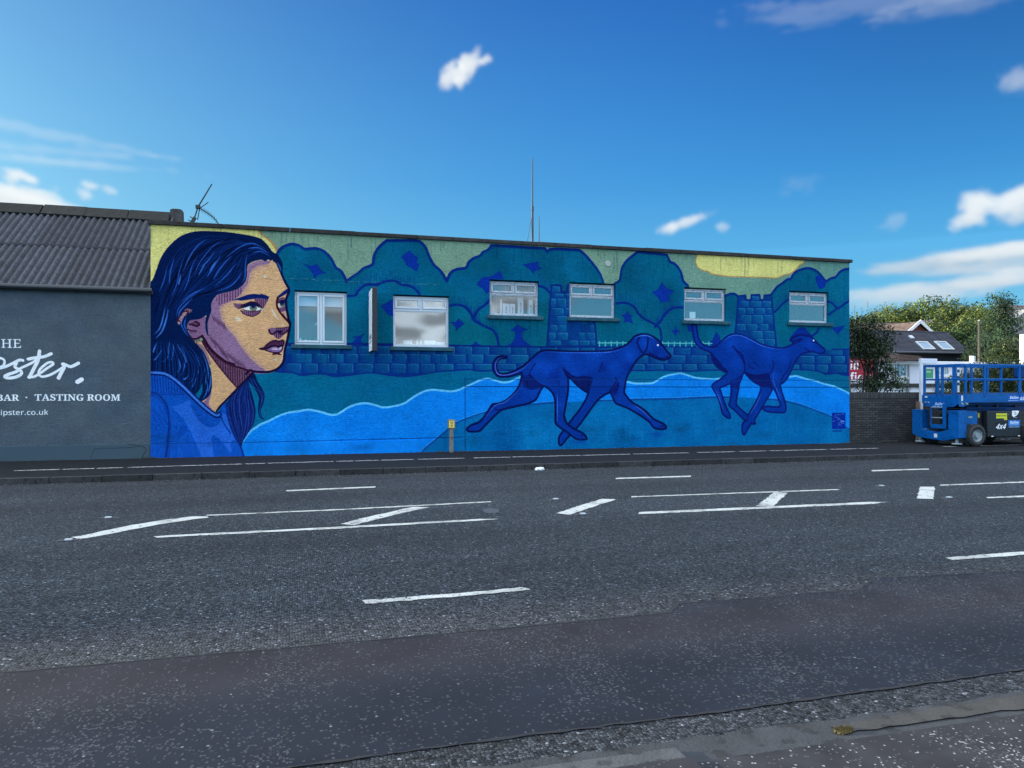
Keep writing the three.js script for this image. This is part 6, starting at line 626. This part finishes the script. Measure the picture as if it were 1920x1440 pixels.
// a slab roof plane through four points, with courses of tiles laid on it
function roofPlane(name, A, B, C, D, mat, courses, parent, th = 0.03) {  // A-B eave, D-C ridge
  const V = (p) => new THREE.Vector3(...p), a = V(A), b = V(B), c = V(C), d = V(D), n = b.clone().sub(a).cross(d.clone().sub(a)).normalize(), gs = [];
  for (let k = 0; k < courses; k++) { const t0 = k / courses, t1 = (k + 1.15) / courses, p = [a.clone().lerp(d, t0), b.clone().lerp(c, t0), b.clone().lerp(c, Math.min(1, t1)), a.clone().lerp(d, Math.min(1, t1))]; const lo = th, hi = 0.004, top = [p[0].clone().addScaledVector(n, lo), p[1].clone().addScaledVector(n, lo), p[2].clone().addScaledVector(n, hi), p[3].clone().addScaledVector(n, hi)]; const q = [...top, p[0], p[1]], idx = [0, 1, 2, 0, 2, 3, 4, 5, 1, 4, 1, 0], pos = [], uv = []; for (const i of idx) { pos.push(q[i].x, q[i].y, q[i].z); uv.push(q[i].x * 0.5, (q[i].y + q[i].z) * 0.5); } const g = new THREE.BufferGeometry(); g.setAttribute('position', new THREE.Float32BufferAttribute(pos, 3)); g.setAttribute('uv', new THREE.Float32BufferAttribute(uv, 2)); g.computeVertexNormals(); gs.push(g); }
  const m = mesh(name, gs, mat, parent); return m;
}
{ // low white shop building
  const z = -11, t = thing('white_bungalow', 'long low white building with a flat white fascia, behind the brick wall', 'building'); const x0 = [25.8,1.77][0], x1 = [36.53,1.77][0], yb = [29.89,3.16][1], yf = [29.89,3.29][1];
  mesh('wall', uvMetres(bb(x0, x1, 0, yb, z - 7, z)), whiteWall, t); mesh('fascia', rb(x0 - 0.1, x1 + 0.1, yb + 0.002, yf + 0.04, z - 7.1, z + 0.25, 0.02), trim, t); mesh('plinth_band', bb(x0, x1, [29.89,2.01][1], [29.89,2.2][1], z + 0.001, z + 0.12), blackTrim, t);
  const win = (a, b, c, d, lab) => { const w = mesh('window', rect(a, b, c, d, 0.06, z + 0.003, z + 0.05), trim, t); mesh('pane', bb(a + 0.06, b - 0.06, c + 0.06, d - 0.06, z + 0.012, z + 0.02), std(lin(0.16, 0.3, 0.38), 0.12), w); mesh('curtain', [0, 1, 2].map((k) => bb(lerp(a, b, 0.18 + k * 0.25), lerp(a, b, 0.24 + k * 0.25), c + 0.07, d - 0.07, z + 0.0205, z + 0.024)), std(lin(0.45, 0.58, 0.64), 0.8), w); mesh('sill', bb(a - 0.05, b + 0.05, c - 0.07, c - 0.002, z + 0.003, z + 0.1), trim, w); };
  for (const [p, q] of [[[29.07,2.52], [29.89,3.2]], [[32.02,2.62], [32.53,3.09]]]) win(p[0], q[0], p[1], q[1]);
  const pl = [30.95,2.48], ph = [31.52,2.94]; mesh('poster', bb(pl[0], ph[0], pl[1], ph[1], z + 0.003, z + 0.02), std(lin(0.05, 0.3, 0.14), 0.6), t); const pm = mesh('poster_print', [bb(lerp(pl[0], ph[0], 0.25), lerp(pl[0], ph[0], 0.75), lerp(pl[1], ph[1], 0.6), lerp(pl[1], ph[1], 0.8), z + 0.0205, z + 0.023)], std(lin(0.3, 0.6, 0.35), 0.6), t);
  const dp = [29.95,1.77]; mesh('downpipe', rod([dp[0], 0, z + 0.06], [dp[0], yb, z + 0.06], 0.05), std(lin(0.3, 0.32, 0.34), 0.6), t); const dq = [33.74,1.77]; mesh('vent_pipe', rod([dq[0], 0, z + 0.3], [dq[0], [33.74,3.63][1], z + 0.3], 0.14, 0.14, 12), std(lin(0.62, 0.65, 0.68), 0.6), t);
  const A = [27.41,3.26], B = [30.56,3.37], C = [32.46,3.7], D = [30.2,3.9]; roofPlane('porch_roof', [A[0], A[1], -10.4], [B[0], B[1], -10.4], [C[0], C[1], -13], [D[0], D[1], -13], tileBrown, 7, t, 0.05);
}
{ // slate-roofed house with roof lights
  const t = thing('slate_house', 'dark house with a hipped slate roof and two roof lights, behind the white building', 'house'); const za = -19, zr = -20.9, e0 = [31.8,4.16], e1 = [42.41,4.32], EY = e1[1], RY = [42.44,5.76][1], r0 = [e0[0]], r1 = [e1[0]];
  mesh('wall', bb(e0[0], e1[0] - 0.35, 0, EY - 0.05, zr - 1.6, za - 0.3), darkClad, t); mesh('gable_wall', prism([[za - 0.3, EY - 0.05], [zr - 1.6, EY - 0.05], [zr, RY - 0.1]], 0.2).rotateY(-Math.PI / 2).translate(e1[0] - 0.35, 0, 0), darkClad, t);
  const rf = roofPlane('roof', [e0[0], EY, za], [e1[0], EY, za], [r1[0], RY, zr], [r0[0], RY, zr], slate, 16, t); roofPlane('back_roof', [e1[0], EY, zr - 1.9], [e0[0], EY, zr - 1.9], [r0[0], RY, zr], [r1[0], RY, zr], slate, 6, t);
  mesh('verge', rod([e1[0], EY + 0.01, za], [e1[0], RY + 0.02, zr], 0.05), slate, t); mesh('ridge_tiles', rod([r0[0], RY + 0.02, zr], [r1[0], RY + 0.02, zr], 0.06), slate, t); mesh('gutter', rod([e0[0], EY - 0.03, za + 0.06], [e1[0] + 0.1, EY - 0.03, za + 0.06], 0.07), std(lin(0.06, 0.07, 0.085), 0.6), t); mesh('gutter_end', new THREE.SphereGeometry(0.12, 10, 8).translate(e1[0] + 0.1, EY - 0.05, za + 0.1), trim, t);
  const sl = Math.atan2(RY - EY, za - zr);
  for (const [u, f0, f1, w] of [[[39.32,4.67][0], 0.1, 0.47, 0.95], [[40.86,4.69][0], 0.1, 0.5, 0.95]]) { const f = (f0 + f1) / 2, len = (f1 - f0) * Math.hypot(RY - EY, zr - za), g = rect(-w / 2, w / 2, -len / 2, len / 2, 0.09, 0.02, 0.1, 0.01), grp = mesh('roof_light', g, std(lin(0.5, 0.52, 0.5), 0.5), t); mesh('pane', bb(-w / 2 + 0.09, w / 2 - 0.09, -len / 2 + 0.09, len / 2 - 0.09, 0.05, 0.06), std(lin(0.25, 0.33, 0.42), 0.08), grp); grp.rotation.x = -(Math.PI / 2 - sl); grp.position.set(u, lerp(EY, RY, f), lerp(za, zr, f)); }
  const v = mesh('roof_vent', rb(-0.14, 0.14, -0.16, 0.16, 0, 0.1, 0.02), std(lin(0.5, 0.52, 0.55), 0.6), t); v.rotation.x = -(Math.PI / 2 - sl); v.position.set([38.97,5.19][0], lerp(EY, RY, 0.7), lerp(za, zr, 0.7));
}
{ // brown-tiled house with a gable
  const t = thing('gabled_house', 'house with a brown tiled roof and a white-edged brick gable', 'house'), z = -27, A = [44.66,6.3], B = [47.01,6.33], T = [45.85,7.14], cx = (A[0] + B[0]) / 2;
  mesh('gable_wall', prism([[A[0] + 0.1, 0], [B[0] - 0.1, 0], [B[0] - 0.1, B[1]], [cx, T[1] - 0.15], [A[0] + 0.1, A[1]]], 0.3).translate(0, 0, z - 0.3), std(lin(0.13, 0.035, 0.025), 0.9), t);
  roofPlane('roof', [A[0] - 0.3, A[1] - 0.25, z - 12], [A[0] - 0.3, A[1] - 0.25, z + 0.2], [cx, T[1], z + 0.2], [cx, T[1], z - 12], tileBrown, 9, t, 0.05); roofPlane('roof', [B[0] + 0.3, B[1] - 0.25, z + 0.2], [B[0] + 0.3, B[1] - 0.25, z - 12], [cx, T[1], z - 12], [cx, T[1], z + 0.2], tileBrown, 9, t, 0.05);
  for (const [P, s] of [[A, -1], [B, 1]]) { const d = Math.hypot(cx - P[0] - s * 0.3, T[1] - P[1] + 0.25), a = Math.atan2(T[1] - P[1] + 0.25, cx - P[0] - s * 0.3), g = bb(0, d, -0.17, 0.05, z + 0.201, z + 0.26).applyMatrix4(new THREE.Matrix4().makeRotationZ(a)).translate(P[0] + s * 0.3, P[1] - 0.25, 0); mesh('bargeboard', g, trim, t); }
  mesh('chimney', [rb(cx - 0.25, cx + 0.25, T[1] - 0.3, T[1] + 0.35, z - 6.5, z - 6, 0.01)], std(lin(0.1, 0.05, 0.04), 0.9), t);
  const a2 = [45.33,6.54], b2 = [47.67,6.55], c2 = [53.16,7.89], d2 = [50.29,7.54]; roofPlane('wing_roof', [a2[0] - 4, a2[1], -30], [b2[0] + 1, a2[1], -30], [c2[0], c2[1], -35], [a2[0] - 3, c2[1] - 0.2, -35], tileBrown, 8, t, 0.05); mesh('wing_wall', bb(a2[0] - 4, b2[0], 0, a2[1] - 0.02, -36, -30.3), std(lin(0.13, 0.06, 0.05), 0.9), t);
}
{ // big pale-roofed house at the right
  const t = thing('pale_house', 'large house with a grey-brown tiled roof behind the tallest tree', 'house'), z = -30, e0 = [56.5,7.76], e1 = [65.19,7.89], r0 = [63.17,9.86], r1 = [71.59,10.07], tile = concrete(0.26, 0.22, 0.2);
  mesh('wall', uvMetres(bb(e0[0] + 1.3, e1[0], 0, e0[1], -32, z - 0.3)), concrete(0.5, 0.5, 0.5), t); roofPlane('roof', [e0[0], e0[1], z], [e1[0], e0[1], z], [r1[0], r0[1], -35], [r0[0], r0[1], -35], tile, 14, t, 0.05); 
  const g0 = [57.52,7.74], g1 = [60.96,7.83], gt = [59.23,8.32]; mesh('dormer', prism([[g0[0], g0[1] - 1.6], [g1[0], g0[1] - 1.6], [g1[0], g0[1]], [(g0[0] + g1[0]) / 2, gt[1] + 0.4], [g0[0], g0[1]]], 1.2).translate(0, 0, -30.2), concrete(0.5, 0.48, 0.46), t); mesh('gutter', rod([e0[0], e0[1] - 0.1, z + 0.05], [e1[0], e0[1] - 0.1, z + 0.05], 0.08), trim, t);
  const la = [56.97,8.56], lb = [60.2,8.74], lc = [64.26,9.71], ld = [61.75,9.58]; roofPlane('low_roof', [la[0], la[1], -34], [lb[0] + 5, la[1], -34], [lc[0] + 5, lc[1], -38], [ld[0], lc[1], -38], tile, 8, t, 0.05); mesh('low_wall', bb(la[0] + 0.3, lb[0] + 5, 0, la[1] - 0.02, -39, -34.2), concrete(0.4, 0.38, 0.36), t);
}
{ const t = thing('white_gable_wall', 'bright white house wall at the edge of view, above the lift', 'house'), a = [34.87,2.7], b = [34.87,4.67]; mesh('wall', uvMetres(bb(a[0], a[0] + 7, 0, b[1], -9, -8)), whiteWall, t); mesh('roof', prism([[a[0] - 0.2, b[1]], [a[0] + 7.2, b[1]], [a[0] + 3.5, b[1] + 1.6]], 1.2).translate(0, 0, -9.1), slate, t); mesh('corner_trim', rb(a[0] - 0.02, a[0] + 0.06, 0, b[1] - 0.01, -7.999, -7.97, 0.004), trim, t); }
{ const t = thing('utility_pole', 'grey-brown wooden utility pole among the trees', 'pole', [[35.04,1.77][0], 0, -11.5]); mesh('shaft', rod([0, 0, 0], [0, [35.04,5.53][1], 0], 0.085, 0.06, 12), std(lin(0.06, 0.055, 0.04), 0.95), t); mesh('cap', new THREE.ConeGeometry(0.08, 0.08, 12).translate(0, [35.04,5.53][1] + 0.05, 0), std(lin(0.3, 0.3, 0.28), 0.7), t); }
{ const y = [39.53,4.42][1], t = thing('globe_lamp', 'slim garden lamp post with a white globe among dark bushes', 'lamp', [[39.53,1.77][0], 0, -14]); mesh('stem', rod([0, 0, 0], [0, y - 0.1, 0], 0.04, 0.03), std(lin(0.2, 0.2, 0.19), 0.6), t); mesh('globe', new THREE.SphereGeometry(0.13, 16, 12).translate(0, y, 0), std(lin(0.85, 0.85, 0.85), 0.3), t); }
// thin masts far off, seen over the trees
for (const [px, py, lab] of [[67.8,12.67, 'short distant mast, leftmost of the thin masts above the trees'], [69.77,13.27, 'tallest of the thin distant masts above the trees'], [68.84,12.44, 'short distant mast between the two others above the trees']]) { const t = mesh('distant_mast', rod([0, 0, 0], [0, py, 0], 0.06, 0.04, 6), std(lin(0.12, 0.12, 0.13), 0.8), scene); t.position.set(px, 0, -60); tag(t, lab, 'mast', 'thin masts far behind the trees'); }

// ---------- trees ----------
const leafMat = (rough = 0.75) => new THREE.MeshPhysicalMaterial({ color: 0xffffff, vertexColors: true, roughness: rough, transmission: 0.25, thickness: 0, side: THREE.DoubleSide, specularIntensity: 0.4 });
const leafM = leafMat();
// crown: leaf sprays scattered through soft blobs; each spray is a handful of small bent leaves
function crown(blobs, sprays, leaves, size, tones, spread) {
  const pos = [], col = [], v = new THREE.Vector3(), tot = blobs.reduce((s, b) => s + b[3] ** 2, 0);
  for (const [bx0, by0, bz0, r, sq = 0.85] of blobs) {
    const n = Math.round(sprays * r * r / tot);
    for (let i = 0; i < n; i++) {
      v.set(rr(-1, 1), rr(-1, 1), rr(-1, 1)); while (v.lengthSq() > 1 || v.lengthSq() < 0.01) v.set(rr(-1, 1), rr(-1, 1), rr(-1, 1));
      const rad = Math.pow(v.length(), 0.45) * r * (0.72 + 0.5 * vnoise(v.x * 3 + bx0 * 7, v.y * 3 + v.z * 4 + by0 * 5)); v.normalize();
      const cx = bx0 + v.x * rad, cy = by0 + v.y * rad * sq, cz = bz0 + v.z * rad; if (fbm(cx * 0.9 / spread + 50, cy * 0.9 / spread + cz * 0.5, 3) < 0.4) continue;
      const tk = clamp(0.35 + 1.5 * fbm(cx * 0.55 + 31, cy * 0.7 + cz * 0.4, 3), 0.4, 1.5), tone = tones[Math.floor(rnd() * tones.length)].map((q) => q * tk), ax = rr(0, 6.28), ay = rr(-0.5, 0.9);
      for (let k = 0; k < leaves; k++) {
        const px = cx + rr(-1, 1) * spread, py = cy + rr(-0.8, 0.8) * spread, pz = cz + rr(-1, 1) * spread, a = ax + rr(-1.2, 1.2), b = ay + rr(-0.8, 0.8), s = size * rr(0.6, 1.3), w = s * rr(0.4, 0.6);
        const dx = Math.cos(a) * Math.cos(b), dy = -Math.sin(b), dz = Math.sin(a) * Math.cos(b), sx = -Math.sin(a), sz = Math.cos(a), lift = rr(-0.4, 0.4) * w;
        const P = [[px, py, pz], [px + dx * s * 0.5 + sx * w * 0.5, py + dy * s * 0.5 + lift, pz + dz * s * 0.5 + sz * w * 0.5], [px + dx * s, py + dy * s - 0.1 * s, pz + dz * s], [px + dx * s * 0.5 - sx * w * 0.5, py + dy * s * 0.5 - lift, pz + dz * s * 0.5 - sz * w * 0.5]];
        for (const q of [0, 1, 2, 0, 2, 3]) pos.push(...P[q]); const f = rr(0.75, 1.25); for (let q = 0; q < 6; q++) col.push(tone[0] * f, tone[1] * f, tone[2] * f);
      }
    }
  }
  const g = new THREE.BufferGeometry(); g.setAttribute('position', new THREE.Float32BufferAttribute(pos, 3)); g.setAttribute('color', new THREE.Float32BufferAttribute(col, 3)); g.computeVertexNormals(); return g;
}
const bark = concrete(0.09, 0.075, 0.06);
function tree(name, label, category, blobs, sprays, leaves, size, tones, spread, trunkR, lean = 0, group) {
  const cx = blobs.reduce((s, b) => s + b[0], 0) / blobs.length, cz = blobs.reduce((s, b) => s + b[2], 0) / blobs.length, top = Math.max(...blobs.map((b) => b[1])), low = Math.min(...blobs.map((b) => b[1]));
  const t = thing(name, label, category, [cx, 0, cz], 0, group), loc = blobs.map(([x, y, z, r, s]) => [x - cx, y, z - cz, r, s]);
  mesh('crown', crown(loc, sprays, leaves, size, tones, spread), leafM, t);
  if (trunkR) { const f = low * 0.7; mesh('trunk', tube([[lean, -0.1, 0], [lean * 0.5, f * 0.5, 0.05], [0.05, f, 0], [0, lerp(f, top, 0.6), 0]], trunkR, 16, 8), bark, t); for (const b of loc) { const p = [b[0] * 0.25, lerp(f, b[1], 0.3), b[2] * 0.25]; mesh('limb', tube([[0.02, f * 0.8, 0], p, [b[0] * 0.8, b[1], b[2] * 0.8]], trunkR * 0.35, 10, 6), bark, t); } }
  return t;
}
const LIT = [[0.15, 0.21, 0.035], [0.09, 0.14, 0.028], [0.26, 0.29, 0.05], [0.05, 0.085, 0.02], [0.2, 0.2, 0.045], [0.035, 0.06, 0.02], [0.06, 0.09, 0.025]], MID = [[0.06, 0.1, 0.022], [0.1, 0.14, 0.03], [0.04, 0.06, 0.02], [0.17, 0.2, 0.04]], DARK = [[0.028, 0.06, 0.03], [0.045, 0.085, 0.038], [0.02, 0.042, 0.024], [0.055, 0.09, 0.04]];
const B = (list, z) => list.map(([x, y, r, s]) => [x, y - (z < -25 ? 0.72 * r : 0), z, r, s]);
tree('broadleaf_tree', 'yellow-green sunlit tree rising directly behind the end of the painted building', 'tree', B([[51.62,8.68, 1.9], [52.95,8.92, 2.0], [54.23,9.41, 2.2], [53.32,7.86, 2.2]], -40), 1500, 9, 0.26, LIT, 0.42, 0.25);
tree('broadleaf_tree', 'broad yellow-green tree with its rounded crown above the brown tiled roof', 'tree', B([[56.19,9.83, 2.4], [57.33,9.76, 2.2], [56.19,8.48, 2.4], [57.96,8.63, 2.3], [55.12,8.45, 1.8]], -41), 2000, 9, 0.26, LIT, 0.42, 0.28);
tree('broadleaf_tree', 'tall yellow-green tree just right of the white-edged gable', 'tree', B([[58.61,10.11, 2.3], [59.88,10.36, 2.5], [59.56,9.1, 2.6], [60.98,9.45, 2.4], [60.33,8.39, 2.5], [61.82,8.58, 2.2]], -40), 2600, 9, 0.26, [...LIT, ...MID], 0.42, 0.28);
tree('conifer_tree', 'very dark rounded treetop peeping over the sunlit trees', 'tree', B([[67.67,11.72, 2.2], [67.96,10.31, 3]], -48), 700, 9, 0.3, DARK, 0.45, 0.25);
tree('broadleaf_tree', 'half-shaded tree with a pointed top, left of the wooden pole', 'tree', B([[56.44,9.78, 1.5], [56.14,8.87, 2.1], [57.09,9.13, 1.8], [56.61,7.79, 2.3], [57.5,7, 2.1], [56.32,6.65, 2]], -34), 2300, 9, 0.26, [...DARK, ...DARK, ...MID, ...LIT], 0.42, 0.25);
tree('broadleaf_tree', 'dark bushy tree directly behind the wooden pole', 'tree', B([[50.54,6.88, 1.6], [51.37,6.07, 1.8], [50.43,5.64, 1.6], [51.9,5.24, 1.6], [51.06,7.4, 1.0]], -27), 1900, 9, 0.2, [...DARK, ...DARK, ...MID], 0.35, 0.2);
tree('broadleaf_tree', 'sunlit bushy tree right of the wooden pole', 'tree', B([[56.51,9.03, 1.6], [55.77,8.69, 1.3], [57.03,8.46, 1.7], [56.8,7.36, 1.6], [56.23,7.89, 1.2]], -31), 1500, 9, 0.22, [...LIT, ...MID], 0.38, 0.2);
tree('ash_tree', 'tallest loose dark tree with thin open top shoots, in front of the pale roof', 'tree', B([[47.81,8.37, 0.5], [48.53,8.32, 0.55], [48.87,7.88, 0.7], [48.1,7.63, 0.9], [48.68,7.19, 1.0], [49.16,6.67, 0.9], [48.01,6.64, 1.0], [48.78,5.9, 1.2], [47.91,5.66, 1.1], [49.26,5.38, 0.9]], -22), 950, 8, 0.17, DARK, 0.28, 0.14);
tree('broadleaf_tree', 'dark undergrowth tree between the wooden pole and the globe lamp', 'tree', B([[41.57,4.43, 1.2], [42.33,4.2, 1.2], [41.36,3.86, 1.2], [42.16,3.54, 1.3]], -17), 1500, 8, 0.15, DARK, 0.28, 0.12);
tree('bush', 'mottled green bush around the stem of the globe lamp', 'bush', B([[37.27,3.72, 0.9], [37.86,3.84, 1.0], [38.08,3.38, 0.9], [37.04,3.22, 0.9]], -12), 1300, 8, 0.13, [...DARK, ...MID], 0.25, 0.06);
// hedge seen through the railings of the lift
tree('hedge', 'tall overgrown hedge seen through the railings of the lift', 'hedge', B([[25.16,2.04, 0.75], [25.58,2.28, 0.7], [25.99,2.39, 0.8], [26.46,2.41, 0.8], [26.94,2.37, 0.8], [27.39,2.42, 0.8], [26.25,2, 0.7], [26.86,1.98, 0.7], [27.31,2, 0.7]], -2.5), 2400, 8, 0.085, [...MID, ...DARK, [0.14, 0.13, 0.05]], 0.16, 0.04);
tree('shrub', 'dark shrub seen between the first railing posts of the lift', 'shrub', B([[24.79,2.04, 0.4], [25.13,2.16, 0.42], [24.92,1.77, 0.45], [24.15,1.91, 0.35], [24.41,1.71, 0.4]], -3), 600, 8, 0.085, DARK, 0.15, 0.04);
tree('ash_sapling', 'thin dark sapling with several stems rising over the brick wall', 'tree', B([[19.27,3.91, 0.42], [19.65,4.11, 0.5], [20.06,3.87, 0.5], [20.41,3.75, 0.42], [19.49,3.48, 0.5], [20.06,3.39, 0.5], [20.53,3.31, 0.3], [19.15,3.29, 0.4], [19.61,2.97, 0.36], [20.25,2.82, 0.42], [20.06,2.4, 0.4], [20.57,2.56, 0.36], [20.64,2.17, 0.4], [20.18,2.02, 0.42], [21.11,2.18, 0.3], [19.65,1.94, 0.4], [20.99,1.91, 0.34], [19.11,4.33, 0.25]], -2), 1150, 9, 0.1, [...DARK, MID[0]], 0.2, 0.06, -0.3);
{ const t = scene.children.at(-1); for (const [x, y] of [[-0.25, 3.2], [-0.1, 3.6], [0.15, 3.4], [0.3, 2.9]]) mesh('stem', tube([[-0.35 + x * 0.2, 0, 0.05], [-0.4 + x * 0.5, 1.2, 0], [-0.2 + x, 2.3, 0.05], [x * 1.3, y, 0]], 0.035, 14, 6), bark, t); }
{ // trees that close the street further right
  const l = []; for (let k = 0; k < 22; k++) l.push([62 + k * 9 + rr(-2, 2), rr(2.5, 4.5), -34 - k * 1.5 + rr(-5, 5), rr(4.5, 7), 0.8]);
  tag(mesh('distant_wood', crown(l, 5200, 7, 0.8, [...MID, ...DARK, LIT[1]], 1.2), leafM, scene), 'far belt of mixed trees beyond the houses at the end of the street', 'trees', null, 'stuff');
}
{ const t = scene.getObjectByName('white_gable_wall'), x = [34.87,2.7][0]; const w = mesh('window', rect(x + 2.6, x + 4, 1.2, 2.5, 0.07, -7.999, -7.95), trim, t); mesh('pane', bb(x + 2.67, x + 3.93, 1.27, 2.43, -7.998, -7.98), std(lin(0.08, 0.12, 0.15), 0.1), w); mesh('sill', bb(x + 2.5, x + 4.1, 1.12, 1.198, -7.999, -7.88), trim, w); }

renderer.render(scene, camera);
